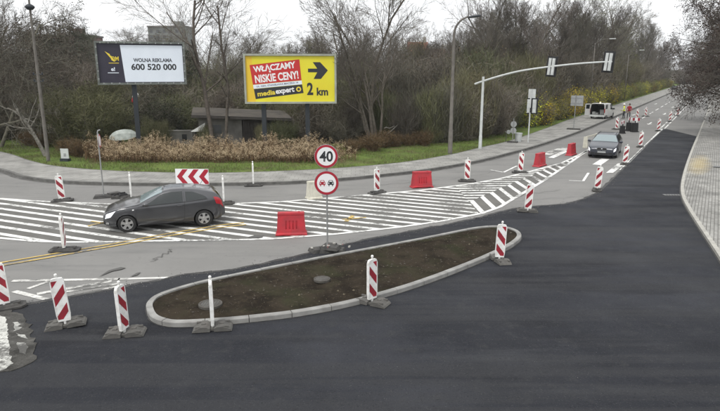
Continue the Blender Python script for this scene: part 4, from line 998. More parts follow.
class Body:
    def __init__(s, top, belt, half, bot, tumble, sm=.05):
        f = lambda prof, q=sm: gsm(*[np.array(a, float) for a in zip(*sorted(prof))], q)
        s.top, s.belt, s.half, s.bot = f(top, .035), f(belt), f(half, .06), f(bot); s.tumble = tumble; s.x0, s.x1 = min(p[0] for p in top), max(p[0] for p in top)
    def ctrl(s, x):
        zt, zb, w, z0 = s.top(x), s.belt(x), s.half(x), s.bot(x); zb = min(zb, zt - .025); g = min(1, max(0, (zt - zb - .03) / .40)); wt = w * .965 - s.tumble * g; dz = max(.05, zb - z0)
        return [(0, z0), (.7 * w, z0), (.93 * w, z0 + .02), (.985 * w, z0 + dz * .2), (w, z0 + dz * .5), (.998 * w, z0 + dz * .74), (.978 * w, zb), (.978 * w * .5 + wt * .5 + .018 * g, zb + (zt - zb) * .46), (wt, zt - .055 * g - .012), (wt * .74, zt - .010), (wt * .38, zt - .002), (0, zt)]
    def pt(s, x, u, off=0.0, side=1):
        Cn = s.ctrl(x); i = min(int(u), 10); t = u - i
        def P(k): return np.array(Cn[min(max(k, 0), 11)]) if k <= 11 else np.array([-Cn[10][0], Cn[10][1]])
        p0, p1, p2, p3 = P(i - 1), P(i), P(i + 1), P(i + 2)
        q = .5 * (2 * p1 + (p2 - p0) * t + (2 * p0 - 5 * p1 + 4 * p2 - p3) * t * t + (3 * p1 - p0 - 3 * p2 + p3) * t ** 3)
        y, z = q
        v = Vector((x, side * -max(0, y), z))              # side=1: left side is +y in local axes, so mirror below
        v.y = side * max(0, y)
        if off:
            e = .01; a = s.pt(x + e, u, 0, side) - s.pt(x - e, u, 0, side); b = s.pt(x, min(u + .05, 10.99), 0, side) - s.pt(x, max(u - .05, 0), 0, side)
            n = a.cross(b); n = n if side < 0 else -n
            if n.length > 1e-9:
                n.normalize()
                c = Vector((0, 0, .7)); 
                if n.dot(v - Vector((v.x, 0, .7))) < 0: n = -n
                v = v + n * off
        return v
    def shell(s, name, m, parent, nx=84, sub=6, open_rear=False):
        xs = [s.x0 + (s.x1 - s.x0) * (.5 - .5 * math.cos(math.pi * k / nx)) * .35 + (s.x1 - s.x0) * k / nx * .65 for k in range(nx + 1)]
        mb = MB(); us = [k / sub for k in range(11 * sub + 1)]; n = 0
        for x in xs:
            row = [s.pt(x, u, 0, -1) for u in us] + [s.pt(x, u, 0, 1) for u in us[-2:0:-1]]; n = len(row); mb.v += [tuple(p) for p in row]
        for i in range(nx):
            for k in range(n): mb.f.append((i * n + k, i * n + (k + 1) % n, (i + 1) * n + (k + 1) % n, (i + 1) * n + k)); mb.m.append(0)
        if not open_rear: mb.f.append(tuple(range(n))[::-1]); mb.m.append(0)
        mb.f.append(tuple(nx * n + k for k in range(n))); mb.m.append(0)
        return mb.build(name, m, parent, True, 40)
    def patch(s, name, m, parent, xa, xb, ua, ub, off=.006, sides=(1,), nx=14, nu=8):
        """patch of the skin between u=ua..ub; xa(t), xb(t) give its ends for t=0..1 across u"""
        o = None
        if len(sides) > 1 and ub < 10.9:
            for sd in sides: o = s.patch(name, m, parent, xa, xb, ua, ub, off, (sd,), nx, nu)
            return o
        mb = MB()
        for sd in sides:
            b0 = len(mb.v)
            for j in range(nu + 1):
                t = j / nu; u = ua + (ub - ua) * t; a = xa(t) if callable(xa) else xa; b = xb(t) if callable(xb) else xb
                for i in range(nx + 1): mb.v.append(tuple(s.pt(a + (b - a) * i / nx, u, off, sd)))
            for j in range(nu):
                for i in range(nx): q = b0 + j * (nx + 1) + i; mb.f.append((q, q + 1, q + nx + 2, q + nx + 1)); mb.m.append(0)
        return mb.build(name, m, parent, True)
    def ribbon(s, name, m, parent, pts, wd, side, off=.005, n=24):
        P = smooth_path([Vector((x, u, 0)) for x, u in pts], n // max(1, len(pts) - 1)); Q = [s.pt(p.x, p.y, off, side) for p in P]; mb = MB()
        for i, q in enumerate(Q):
            d = (Q[min(i + 1, len(Q) - 1)] - Q[max(i - 1, 0)]).normalized(); nr = Vector((0, side, .15)).cross(d).normalized() * wd / 2
            mb.v += [tuple(q + nr), tuple(q - nr)]
        for i in range(len(Q) - 1): mb.f.append((2 * i, 2 * i + 1, 2 * i + 3, 2 * i + 2)); mb.m.append(0)
        return mb.build(name, m, parent)
def wheel(parent, x, y, r, side, spokes=5, wd=.20, hub=M_rim, steer=0):
    mb = MB(); prof = [(r * .62, -wd / 2 + .01), (r * .66, -wd / 2), (r * .93, -wd / 2 + .005), (r, -wd / 2 + .045), (r, wd / 2 - .045), (r * .93, wd / 2 - .005), (r * .66, wd / 2), (r * .62, wd / 2 - .01)]
    wt = thing_part('wheel', parent, (x, y, r), steer)
    mb.lathe(prof, 40, 'Y'); ty = mb.build('tyre', M_tyre, wt, True, 40)
    mb = MB(); o_ = side * wd / 2
    mb.lathe([(r * .67, o_ * .86), (r * .66, o_ * .98), (r * .60, o_ * .98), (r * .575, o_ * .70), (r * .56, o_ * .2)], 40, 'Y')
    for k in range(spokes):
        a = 2 * math.pi * k / spokes + .3; ca, sa = math.cos(a), math.sin(a)
        for e in (0,):
            w0, w1 = r * .20, r * .13; vs = []
            for rr, ww, yy in ((r * .08, w0 * .8, .86), (r * .36, w1, .90), (r * .59, w0, .86)):
                for t in (-1, 1):
                    for dep in (0, -.05): vs.append((ca * rr - sa * ww * t, o_ * yy + side * dep, sa * rr + ca * ww * t))
            fs = []
            for q in (0, 4): fs += [(q, q + 2, q + 6, q + 4), (q + 1, q + 5, q + 7, q + 3), (q, q + 4, q + 5, q + 1), (q + 2, q + 3, q + 7, q + 6)]
            mb.add(vs, fs)
    mb.lathe([(0, o_ * .93), (r * .12, o_ * .92), (r * .16, o_ * .80)], 16, 'Y'); mb.build('rim', hub, wt, True, 35)
    mb = MB(); mb.lathe([(0, o_ * .35), (r * .62, o_ * .35)], 24, 'Y'); mb.build('brake_disc', M_black, wt)
    return wt
def thing_part(name, parent, loc, rz=0):
    o = bpy.data.objects.new(name, None); C.objects.link(o); o.parent = parent; o.location = loc; o.rotation_euler = (0, 0, rz); o.empty_display_size = .1; return o
def arches(body, axles, r, wi=.55, wo=0):
    """open round wheel arches: drop the skin inside each circle and draw its rim onto the circle"""
    bm = bmesh.new(); bm.from_mesh(body.data)
    for x in axles:
        ins = {v for v in bm.verts if abs(v.co.y) > wi and math.hypot(v.co.x - x, v.co.z - .30) < r}
        bmesh.ops.delete(bm, geom=[f for f in bm.faces if all(v in ins for v in f.verts)], context='FACES_ONLY')
        ins = [v for v in ins if v.is_valid]
        for v in ins:
            if not v.link_faces: bm.verts.remove(v); continue
            d = math.hypot(v.co.x - x, v.co.z - .30); k = r / max(d, .05); v.co.x = x + (v.co.x - x) * k; v.co.z = .30 + (v.co.z - .30) * k
    bm.to_mesh(body.data); bm.free(); sharpen(body, 38)
def mirror_part(b, parent, x, m, sides=(-1, 1), k=1.0):
    for s in sides:
        p = b.pt(x, 6.25, .0, s); mb = MB(); c = p + Vector((0, s * .12, .06))
        vs = []; fs = []
        for i, (dx, r) in enumerate(((-.07, .8), (-.03, 1.0), (.05, .92), (.10, .45))):
            for q in range(12):
                a = 2 * math.pi * q / 12; vs.append((c.x + dx * k, c.y + .105 * r * math.cos(a) * k, c.z + .075 * r * math.sin(a) * k))
        fs = [(i * 12 + q, i * 12 + (q + 1) % 12, (i + 1) * 12 + (q + 1) % 12, (i + 1) * 12 + q) for i in range(3) for q in range(12)] + [tuple(range(12))[::-1], tuple(36 + q for q in range(12))]
        mb.add(vs, fs); mb.tube([p - Vector((0, s * .03, 0)), c], .025, 6); o = mb.build('mirror', m, parent, True, 50)
lin = lambda a, b: (lambda t: a + (b - a) * t)
# ---- grey three-door hatchback
M_paint1 = mat('grey_metallic_paint', (.060, .061, .066), .28, .5, coat=.9, col2=(.066, .067, .072), scale=2)
fw, rwh = at(128, 232.5), at(204.5, 226.3); hd = (fw - rwh); ang = math.atan2(hd.y, hd.x); wbase = hd.length
lf = Vector((-math.sin(ang), math.cos(ang), 0))             # the car's left side (towards the camera)
mid = (fw + rwh) / 2 - lf * .80
HB = thing('hatchback_car', 'dark grey three door hatchback with lit headlamp driving left across the hatching', 'car', (mid.x, mid.y, .013), ang)
b = Body(top=[(2.12, .56), (2.10, .66), (2.03, .745), (1.80, .83), (1.40, .93), (1.00, 1.00), (.86, 1.035), (.60, 1.165), (.30, 1.305), (.06, 1.395), (-.22, 1.448), (-.60, 1.452), (-1.05, 1.412), (-1.45, 1.345), (-1.76, 1.275), (-1.84, 1.22), (-1.98, 1.06), (-2.04, .96), (-2.10, .82), (-2.12, .60)],
         belt=[(2.12, .50), (2.0, .66), (1.6, .80), (1.0, .885), (.4, .915), (-.6, .955), (-1.4, 1.01), (-1.75, 1.05), (-1.9, 1.02), (-2.0, .92), (-2.12, .55)],
         half=[(2.12, .50), (2.09, .60), (1.98, .72), (1.75, .82), (1.35, .878), (.7, .890), (-.6, .890), (-1.3, .895), (-1.7, .865), (-1.95, .80), (-2.06, .72), (-2.12, .60)],
         bot=[(2.12, .30), (2.0, .215), (1.6, .185), (-1.5, .19), (-1.9, .25), (-2.12, .36)], tumble=.235)
bo = b.shell('body', M_paint1, HB); ax = (wbase / 2, -wbase / 2); arches(bo, ax, .365)
mb = MB(); mb.box((0, 0, .40), (3.6, 1.0, .42)); mb.build('underbody', M_black, HB)
for s in (-1, 1):
    for x in ax:
        mb = MB(); N_ = 20                                   # wheel-arch lining
        for k in range(N_ + 1):
            a = math.pi * (k / N_) ; 
            for y in (.50, .86): mb.v.append((x + .364 * math.cos(a), s * y, .30 + .364 * math.sin(a)))
        for k in range(N_): mb.f.append((2 * k, 2 * k + 1, 2 * k + 3, 2 * k + 2)); mb.m.append(0)
        mb.build('arch_lining', M_black, HB)
for x in ax:
    for s in (-1, 1): wheel(HB, x, s * .785, .315, s, 5, .20)
gl = b.patch('side_glass', M_glass, HB, lin(.82, .14), lin(-.62, -.62), 6.12, 7.72, .007, (1, -1), 20, 10)
gl2 = b.patch('quarter_glass', M_glass, HB, lin(-.72, -.72), (lambda t: -1.47 + .50 * t ** 2.2), 6.18, 7.66, .007, (1, -1), 14, 10)
b.patch('windscreen', M_glass_sky, HB, .84, lin(.07, .07), 8.1, 10.999, .006, (1, -1), 22, 12)
b.patch('rear_glass', M_glass, HB, -1.855, -1.985, 8.1, 10.999, .006, (1, -1), 8, 10)
for s in (1, -1):
    b.ribbon('door_seam', M_trim, bo, [(.98, 2.9), (1.02, 4.5), (.95, 5.6), (.86, 6.1)], .011, s); b.ribbon('door_seam', M_trim, bo, [(-.62, 2.7), (-.66, 4.2), (-.67, 6.0), (-.66, 7.6)], .012, s)
    b.ribbon('sill_line', M_trim, bo, [(.98, 2.9), (0, 2.75), (-.62, 2.7)], .012, s); b.ribbon('belt_trim', M_trim, bo, [(.84, 6.08), (.2, 6.06), (-.62, 6.06), (-1.50, 6.08)], .022, s, .009)
    b.ribbon('bonnet_seam', M_trim, bo, [(1.98, 7.2), (1.5, 7.1), (.98, 7.0), (.86, 7.3)], .010, s)
    p = b.pt(-.50, 5.55, .012, s); mb = MB(); mb.tube([p + Vector((-.10, 0, 0)), p + Vector((-.06, s * .025, .004)), p + Vector((.06, s * .025, .004)), p + Vector((.10, 0, 0))], .014, 8); mb.build('door_handle', M_paint1, HB, True)
    b.patch('headlamp', M_lamp, HB, lin(1.86, 1.66), lin(2.045, 1.99), 4.95, 6.25, .010, (s,), 10, 8)
    b.patch('tail_lamp', M_tail, HB, lin(-1.80, -1.70), lin(-2.06, -1.99), 5.0, 6.35, .012, (s,), 10, 8)
    b.patch('indicator', M_signwhite, HB, 1.06, 1.12, 5.5, 5.7, .008, (s,), 3, 3); b.patch('fog_lamp', M_chrome, HB, 1.93, 2.03, 3.0, 3.6, .008, (s,), 5, 5)
    b.patch('bumper_vent', M_trim, HB, 1.99, 2.10, 2.6, 3.6, .005, (s,), 5, 5); b.ribbon('bumper_seam', M_trim, bo, [(1.66, 3.2), (1.70, 4.4), (1.80, 5.0)], .009, s); b.ribbon('bumper_seam', M_trim, bo, [(-1.78, 3.0), (-1.80, 4.2), (-1.84, 5.0)], .009, s)
    b.patch('sill_trim', M_trim, HB, -.92, .92, 1.6, 2.35, .004, (s,), 20, 4)
mirror_part(b, HB, .66, M_paint1)
mb = MB(); mb.tube([(-1.3, .0, 1.425), (-1.42, 0, 1.62)], .008, 6); mb.build('aerial', M_black, HB)
mb = MB(); mb.box((2.13, 0, .45), (.02, .52, .12)); mb.build('number_plate', M_plate, HB)
b.patch('lower_grille', M_black, HB, 2.06, 2.118, 2.2, 4.2, .006, (1, -1), 5, 6)
# driver silhouette behind the glass is not modelled: the glass is dark

# ---- dark blue-grey estate car coming towards the camera
M_paint2 = mat('blue_grey_paint', (.034, .039, .052), .36, .25, coat=.4, col2=(.038, .043, .057), scale=2)
f0 = at(598.5, 158.5); fx, fs_ = f0.dot(RN), f0.dot(RD)
SC = road(fs_ + 2.35, fx + .03); EC = thing('estate_car', 'dark blue grey estate car with lit headlamps coming towards the junction', 'car', (SC.x, SC.y, .0), ROAD_ANG + math.pi + R(3))
b = Body(top=[(2.40, .56), (2.38, .68), (2.30, .755), (2.0, .83), (1.5, .91), (1.05, .965), (.93, 1.0), (.6, 1.16), (.30, 1.30), (.08, 1.39), (-.3, 1.45), (-.9, 1.46), (-1.5, 1.44), (-1.95, 1.40), (-2.1, 1.32), (-2.25, 1.10), (-2.33, .95), (-2.40, .60)],
         belt=[(2.40, .50), (2.3, .65), (1.9, .765), (1.2, .86), (.5, .91), (-1, .95), (-2.0, .99), (-2.25, .96), (-2.40, .55)],
         half=[(2.40, .66), (2.37, .74), (2.25, .83), (2.0, .885), (1.5, .92), (.7, .925), (-1.5, .925), (-2.0, .89), (-2.3, .82), (-2.40, .72)],
         bot=[(2.40, .26), (2.2, .19), (1.6, .17), (-1.6, .17), (-2.1, .24), (-2.40, .34)], tumble=.255)
bo = b.shell('body', M_paint2, EC); ax = (1.46, -1.43); arches(bo, ax, .37, .55, 1.2)
mb = MB(); mb.box((0, 0, .40), (4.2, 1.05, .42)); mb.build('underbody', M_black, EC)
for x in ax:
    for s in (-1, 1): wheel(EC, x, s * .80, .325, s, 5, .22)
b.patch('windscreen', M_glass_sky, EC, .90, .09, 8.1, 10.999, .006, (1, -1), 22, 12)
b.patch('side_glass', M_glass, EC, lin(.86, .18), lin(-.30, -.30), 6.12, 7.75, .007, (1, -1), 16, 10); b.patch('rear_side_glass', M_glass, EC, -.38, lin(-1.9, -1.72), 6.12, 7.75, .007, (1, -1), 16, 10)
b.patch('rear_glass', M_glass, EC, -2.10, -2.24, 8.1, 10.999, .006, (1, -1), 6, 8)
for s in (1, -1):
    b.patch('headlamp', M_lamp, EC, lin(2.20, 2.06), lin(2.375, 2.34), 4.95, 6.4, .010, (s,), 10, 8); b.patch('tail_lamp', M_tail, EC, -2.05, -2.35, 5.0, 6.3, .010, (s,), 8, 8)
    b.ribbon('door_seam', M_trim, bo, [(1.0, 2.9), (1.03, 4.5), (.93, 6.0)], .012, s); b.ribbon('door_seam', M_trim, bo, [(-.34, 2.7), (-.34, 4.2), (-.34, 6.0)], .012, s); b.ribbon('bonnet_seam', M_trim, bo, [(2.25, 7.6), (1.6, 7.3), (1.0, 7.2)], .012, s)
    mb = MB(); x = 2.43; pts = [(0.04, .57), (.28, .56), (.31, .65), (.27, .725), (.07, .74), (.035, .68)]
    mb.add([(x, s * y, z) for y, z in pts] + [(x - .10, s * y, z) for y, z in pts], [tuple(range(6)), tuple(range(6, 12))[::-1]] + [(i, (i + 1) % 6, 6 + (i + 1) % 6, 6 + i) for i in range(6)]); mb.build('grille', M_black, EC)
    mb = MB(); mb.tube([(x + .004, s * y, z) for y, z in pts + pts[:1]], .006, 6); mb.build('grille_rim', M_signback, EC)
    mb = MB(); mb.box((2.40, s * .55, .36), (.04, .24, .12)); mb.build('fog_lamp', M_black, EC)
mirror_part(b, EC, .70, M_paint2, k=1.1)
mb = MB(); mb.box((2.425, 0, .455), (.02, .50, .105)); mb.build('number_plate', M_signback, EC); mb = MB(); mb.box((2.395, 0, .33), (.05, .80, .13)); mb.build('lower_intake', M_black, EC)
mb = MB(); mb.tube([(-.2, -.58, 1.46), (-1.9, -.56, 1.43)], .015, 6); mb.tube([(-.2, .58, 1.46), (-1.9, .56, 1.43)], .015, 6); mb.build('roof_rail', M_black, EC)

# ---- white van with its rear doors open
vr = at(599, 119.0, .12); VN = thing('white_van', 'white van with open rear doors and a roof beacon, parked on the pavement', 'van', (vr.x + RD.x * 2.15, vr.y + RD.y * 2.15, .12), ROAD_ANG - R(8))
M_paint3 = mat('white_van_paint', (.62, .62, .60), .4, coat=.4, col2=(.64, .64, .61), scale=3)
b = Body(top=[(2.15, .60), (2.12, .78), (2.0, .88), (1.6, 1.0), (1.25, 1.12), (.95, 1.42), (.7, 1.66), (.45, 1.78), (0, 1.83), (-1.5, 1.85), (-2.10, 1.83)], belt=[(2.15, .5), (2.0, .75), (1.3, .98), (.5, 1.02), (-2.1, 1.04)],
         half=[(2.15, .62), (2.05, .76), (1.7, .87), (1.2, .91), (-1.9, .91), (-2.10, .895)], bot=[(2.15, .3), (1.8, .22), (-1.8, .24), (-2.10, .34)], tumble=.10)
bo = b.shell('body', M_paint3, VN, open_rear=True); arches(bo, (1.30, -1.38), .37, .55, 1.2)
md = bo.modifiers.new('t', 'SOLIDIFY'); md.thickness = .05; md.offset = -1; applied(bo)
for x in (1.30, -1.38):
    for s in (-1, 1): wheel(VN, x, s * .78, .315, s, 5, .2, M_galv)
M_interior = mat('van_interior', (.03, .028, .027), .9)
mb = MB(); mb.box((-.6, 0, .50), (2.9, 1.5, .06)); mb.box((.85, 0, 1.1), (.05, 1.5, 1.2)); mb.box((-.6, .79, 1.08), (2.9, .04, 1.2)); mb.box((-.6, -.79, 1.08), (2.9, .04, 1.2)); mb.build('load_bay', M_interior, VN)
mb = MB(); mb.box((-1.7, .45, .68), (.5, .35, .3)); mb.box((-1.75, .1, .62), (.4, .3, .18)); mb.box((-1.2, -.4, .8), (.7, .5, .55)); mb.build('load', M_galv, VN)
mb = MB(); mb.box((-2.11, 0, .38), (.12, 1.74, .22)); mb.build('rear_bumper', M_palegrey, VN)
for s, a in ((1, 112), (-1, 264)):
    mb = MB(); T = Matrix.Translation((-2.11, s * .86, 1.12)) @ Matrix.Rotation(s * R(-a) if s > 0 else R(a), 4, 'Z')
    mb.box((0, -s * .42, 0), (.05, .84, 1.36), M=T); dr = mb.build('rear_door', M_paint3, VN)
    mb = MB(); mb.box((-.004, -s * .42, .32), (.062, .62, .5), M=T); mb.build('window', M_glass, dr)
    mb = MB(); mb.box((-2.10, s * .86, 1.0), (.06, .07, .5)); mb.build('tail_lamp', M_tail, VN)
b.patch('side_glass', M_glass, VN, lin(1.05, .72), lin(.0, .0), 6.15, 7.7, .007, (1, -1), 12, 8); b.patch('windscreen', M_glass_sky, VN, 1.20, .55, 8.1, 10.999, .006, (1, -1), 12, 8)
mirror_part(b, VN, .92, M_trim, k=1.35)
mb = MB(); mb.lathe([(0, 1.84), (.09, 1.84), (.09, 1.90), (.075, 1.98), (0, 2.0)], 14, c=(-1.2, 0, 0)); mb.build('beacon', mat('lit_amber_beacon', (1.0, .82, .45), .3, emit=.9), VN, True)
mb = MB(); mb.box((-1.2, 0, 1.85), (.16, 1.3, .04)); mb.build('beacon_bar', M_trim, VN)
# small dark car at the far end of the road
q = road(212, -11.6); FC = thing('distant_car', 'small dark car parked at the far end of the road on the left', 'car', (q.x, q.y, 0), ROAD_ANG)
b = Body(top=[(2.1, .6), (2.0, .8), (1.0, 1.0), (.3, 1.38), (-1.4, 1.42), (-2.0, 1.0), (-2.1, .6)], belt=[(2.1, .5), (1, .9), (-2.1, .6)], half=[(2.1, .6), (1.6, .86), (-1.6, .88), (-2.1, .65)], bot=[(2.1, .3), (0, .2), (-2.1, .32)], tumble=.22)
bo = b.shell('body', M_trim, FC, 24, 1); [wheel(FC, x, s * .78, .31, s) for x in (1.25, -1.3) for s in (-1, 1)]
b.patch('side_glass', M_glass, FC, .8, -1.5, 6.15, 7.7, .01, (1, -1), 6, 3); b.patch('rear_glass', M_glass, FC, -1.45, -1.95, 8.1, 10.99, .01, (1, -1), 4, 4); b.patch('tail_lamp', M_tail, FC, -1.9, -2.07, 5, 6.2, .012, (1, -1), 4, 4)

# ================================================================== PEOPLE
M_skin = mat('skin', (.42, .25, .18), .6); M_hivis = mat('hi_vis_yellow', (.80, .88, .06), .7, col2=(.72, .80, .06), scale=6); M_trous = mat('dark_trousers', (.025, .028, .035), .9); M_redj = mat('red_jacket', (.36, .02, .03), .8, col2=(.28, .02, .025), scale=5)
M_boot = mat('boot_leather', (.03, .024, .02), .8); M_helm = mat('white_helmet', (.78, .78, .74), .35); M_reflect = mat('reflective_tape', (.62, .62, .58), .4); M_hair = mat('dark_hair', (.03, .022, .016), .9)
def person(label, px, py, rz, arms, lean, torso_m, helmet):
    p = at(px, py, .0); t = thing('person', label, 'person', (p.x, p.y, .013), rz, 'road workers beside the van')
    J = {}; E_ = []; Rr = {}
    def j(n, x, y, z, r, par=None, r2=None):
        J[n] = (x, y, z); Rr[n] = (r, r2 or r)
        if par: E_.append((par, n))
    lx = lean                                              # forward is +x
    j('pelvis', 0, 0, .95, .155, None, .125); j('waist', lx * .3, 0, 1.10, .145, 'pelvis', .115); j('chest', lx * .7, 0, 1.32, .165, 'waist', .125); j('neckb', lx * .95, 0, 1.47, .085, 'chest'); j('neck', lx, 0, 1.54, .058, 'neckb'); j('head', lx + .02, 0, 1.63, .092, 'neck'); j('crown', lx + .02, 0, 1.74, .075, 'head')
    for s, nm in ((1, 'l'), (-1, 'r')):
        st = .10 * s
        j(nm + 'hip', 0, s * .09, .90, .095, 'pelvis'); j(nm + 'knee', .04 + st * .6, s * .11, .50, .068, nm + 'hip'); j(nm + 'ank', -.02 + st, s * .12, .10, .046, nm + 'knee'); j(nm + 'heel', -.03 + st, s * .12, .05, .042, nm + 'ank'); j(nm + 'toe', .18 + st, s * .14, .038, .036, nm + 'heel')
        e, h = arms[0 if s > 0 else 1]
        j(nm + 'sh', lx * .85, s * .185, 1.42, .072, 'chest'); j(nm + 'elb', *e, .050, nm + 'sh'); j(nm + 'wri', *h, .033, nm + 'elb')
        d = (Vector(h) - Vector(e)).normalized(); sd = d.cross(Vector((0, s, 0))).normalized(); pl = Vector(h) + d * .06; j(nm + 'palm', *pl, .036, nm + 'wri', .022)
        up_ = Vector((0, s, 0)); up_ = (up_ - d * up_.dot(d)).normalized(); ac = d.cross(up_)
        for k, ln in enumerate((.075, .085, .08, .062)):
            b0 = pl + d * .035 + ac * (.027 - .018 * k); m0 = b0 + d * ln * .5 - up_ * .012; e0 = m0 + d * ln * .4 - up_ * .03
            j(f'{nm}f{k}a', *b0, .010, nm + 'palm'); j(f'{nm}f{k}b', *m0, .009, f'{nm}f{k}a'); j(f'{nm}f{k}c', *e0, .008, f'{nm}f{k}b')
        b0 = pl - d * .01 + ac * .035; e0 = b0 + ac * .03 + d * .035 - up_ * .02; j(nm + 'th1', *b0, .011, nm + 'palm'); j(nm + 'th2', *e0, .009, nm + 'th1')
    names = list(J); me = bpy.data.meshes.new('body'); me.from_pydata([J[n] for n in names], [(names.index(a), names.index(c)) for a, c in E_], [])
    o = bpy.data.objects.new('body', me); C.objects.link(o); sk = o.modifiers.new('skin', 'SKIN'); sk.use_smooth_shade = True
    for i, n in enumerate(names): me.skin_vertices[0].data[i].radius = Rr[n]; me.skin_vertices[0].data[i].use_root = (i == 0)
    ss = o.modifiers.new('s', 'SUBSURF'); ss.levels = 2; ss.render_levels = 2; applied(o); o.parent = t
    me = o.data; me.materials.clear()
    for m in (torso_m, M_trous, M_skin, M_boot, M_reflect): me.materials.append(m)
    for f in me.polygons:
        c = f.center; i = 0
        hand = min((c - Vector(J['lwri'])).length + 0, (c - Vector(J['rwri'])).length) < .03 or min((c - Vector(J['lpalm'])).length, (c - Vector(J['rpalm'])).length) < .16 and False
        if c.z < .12: i = 3
        elif c.z < .93 and abs(c.y) < .26 and (Vector((c.x, c.y, 0)) - Vector((0, 0, 0))).length < .34: i = 1
        elif c.z > 1.505: i = 2
        for nm in 'lr':
            w_, e_ = Vector(J[nm + 'wri']), Vector(J[nm + 'elb']); d = (w_ - e_).normalized()
            if (c - w_).dot(d) > .0 and (c - w_).length < .28: i = 2
        if i == 0 and torso_m is M_hivis and (abs(c.z - 1.12) < .03 or abs(c.z - 1.24) < .03): i = 4
        f.material_index = i; f.use_smooth = True
    # face: nose, eyes, mouth, ears
    hx = lx + .02
    mb = MB(); mb.lathe([(0, .0), (.016, .0), (.011, .03), (0, .035)], 8, 'X', (hx + .078, 0, 1.64)); mb.build('nose', M_skin, t, True)
    for s in (-1, 1):
        mb = MB(); mb.box((hx + .082, s * .034, 1.675), (.012, .026, .012)); mb.build('eye', M_black, t); mb = MB(); mb.box((hx - .0, s * .092, 1.65), (.045, .022, .06), taper=.8); mb.build('ear', M_skin, t)
    mb = MB(); mb.box((hx + .084, 0, 1.595), (.01, .045, .009)); mb.build('mouth', M_redj, t)
    if helmet:
        mb = MB(); mb.lathe([(.135, 1.695), (.14, 1.70), (.122, 1.715), (.118, 1.76), (.095, 1.82), (.05, 1.85), (0, 1.855)], 24, c=(hx, 0, 0)); mb.box((hx + .14, 0, 1.70), (.09, .17, .012)); mb.build('helmet', M_helm, t, True, 50)
    else:
        mb = MB(); mb.lathe([(.098, 1.68), (.105, 1.72), (.095, 1.77), (.06, 1.81), (0, 1.82)], 20, c=(hx - .015, 0, 0)); mb.build('hair', M_hair, t, True)
    return t
person('person in a yellow high visibility jacket and white helmet standing in the road', 623.5, 118.5, ROAD_ANG + math.pi * .55, [((.08, .27, 1.16), (.26, .20, 1.02)), ((.02, -.27, 1.15), (.12, -.28, .90))], .05, M_hivis, True)
person('person in a red jacket standing close beside the helmeted worker', 628.3, 118.3, ROAD_ANG + math.pi * 1.1, [((.04, .27, 1.15), (.22, .24, .98)), ((-.02, -.27, 1.14), (.06, -.30, .88))], .06, M_redj, False)

# ================================================================== BUILDINGS BEHIND
def base(px, Y, dz=0.0):
    x = (px - 360) / FPX * (Y * cp + (CAM_H - 1) * sp); return Vector((x, Y, gz(x, Y) - .05 + dz))
M_render = mat('grey_render', (.19, .183, .168), .9, col2=(.12, .114, .104), scale=1.2); M_roofdark = mat('mossy_roof', (.050, .042, .034), .95, col2=(.085, .072, .055), scale=1.5, bump=.6)
M_wood = mat('dark_boards', (.062, .055, .050), .9, col2=(.045, .04, .037), scale=3); M_tile = mat('red_tile', (.30, .11, .075), .9, col2=(.22, .09, .065), scale=1); M_panel = mat('grey_green_facade', (.17, .18, .17), .9, col2=(.20, .21, .195), scale=.15); M_win = mat('dark_window', (.08, .086, .09), .3); M_pale = mat('pale_wall', (.42, .41, .38), .9, col2=(.34, .33, .30), scale=.8)  # apartment wall and window tones kept close: haze fade put into colour
c = base(243, 43.4); SH = thing('garden_shed', 'low grey shed with a mossy flat roof behind the reeds under the yellow billboard', 'shed', (c.x, c.y, c.z), R(14))
mb = MB(); mb.box((-1.6, 1.6, 1.05), (3.1, 3.1, 2.1)); mb.build('wall', M_render, SH); mb = MB(); mb.box((1.55, 1.62, 1.0), (3.1, 3.0, 2.0))
for k in range(14): mb.box((.12 + k * .22, .10, 1.0), (.015, .03, 1.96))
mb.build('board_wall', M_wood, SH)
mb = MB(); T = Matrix.Translation((0, 1.5, 2.22)) @ Matrix.Rotation(R(3), 4, 'Y') @ Matrix.Rotation(R(4), 4, 'X'); mb.box((0, 0, 0), (7.2, 4.4, .12), M=T); rf = mb.build('roof', M_roofdark, SH)
mb = MB(); mb.box((0, -2.22, -.03), (7.22, .04, .2), M=T); mb.build('fascia', M_wood, rf)
mb = MB(); mb.box((2.3, .08, .95), (.9, .05, 1.9)); mb.build('door', M_black, SH); mb = MB(); mb.box((-1.9, .03, 1.2), (.7, .05, .6)); mb.build('window', M_win, SH)
c = base(178, 43.5); t = thing('low_wall', 'low grey block wall with a dark opening behind the reeds left of the shed', 'wall', (c.x, c.y, c.z), R(4)); mb = MB(); mb.box((0, 0, .55), (2.6, .3, 1.1)); mb.build('wall', M_render, t); mb = MB(); mb.box((0, 0, 1.13), (2.7, .4, .07)); mb.build('coping', M_render, t); mb = MB(); mb.box((-.9, -.16, .65), (.5, .03, .5)); mb.build('opening', M_black, t); mb = MB(); mb.box((.5, -.16, .62), (.35, .03, .5)); mb.build('opening', M_black, t)  # openings are black plates on a solid wall, their shade put into colour
c = base(200, 42.6); t = thing('white_tarpaulin', 'small white tarpaulin wedge propped beside the shed wall', 'tarpaulin', (c.x, c.y, c.z), R(10)); mb = MB(); mb.add([(-.65, 0, 1.12), (.35, 0, 1.12), (.4, .1, 1.75), (.35, .9, 1.1), (-.6, .9, 1.1), (.38, .9, 1.6)], [(0, 1, 2), (0, 2, 5, 4), (1, 3, 5, 2), (0, 4, 3, 1), (4, 5, 3)]); mb.build('sheet', M_plastic, t); [MB().tube([(x, y, 0), (x, y, 1.1)], .03, 6).build('prop', M_wood, t) for x, y in ((-.5, .1), (.3, .1), (.3, .8))]
c = base(124, 41.0); t = thing('covered_boat', 'small boat under a pale cover behind the reeds left of the billboard post', 'boat', (c.x, c.y, c.z + .55), R(8))
mb = MB(); vs = []; N_ = 9; rb_ = random.Random(4)
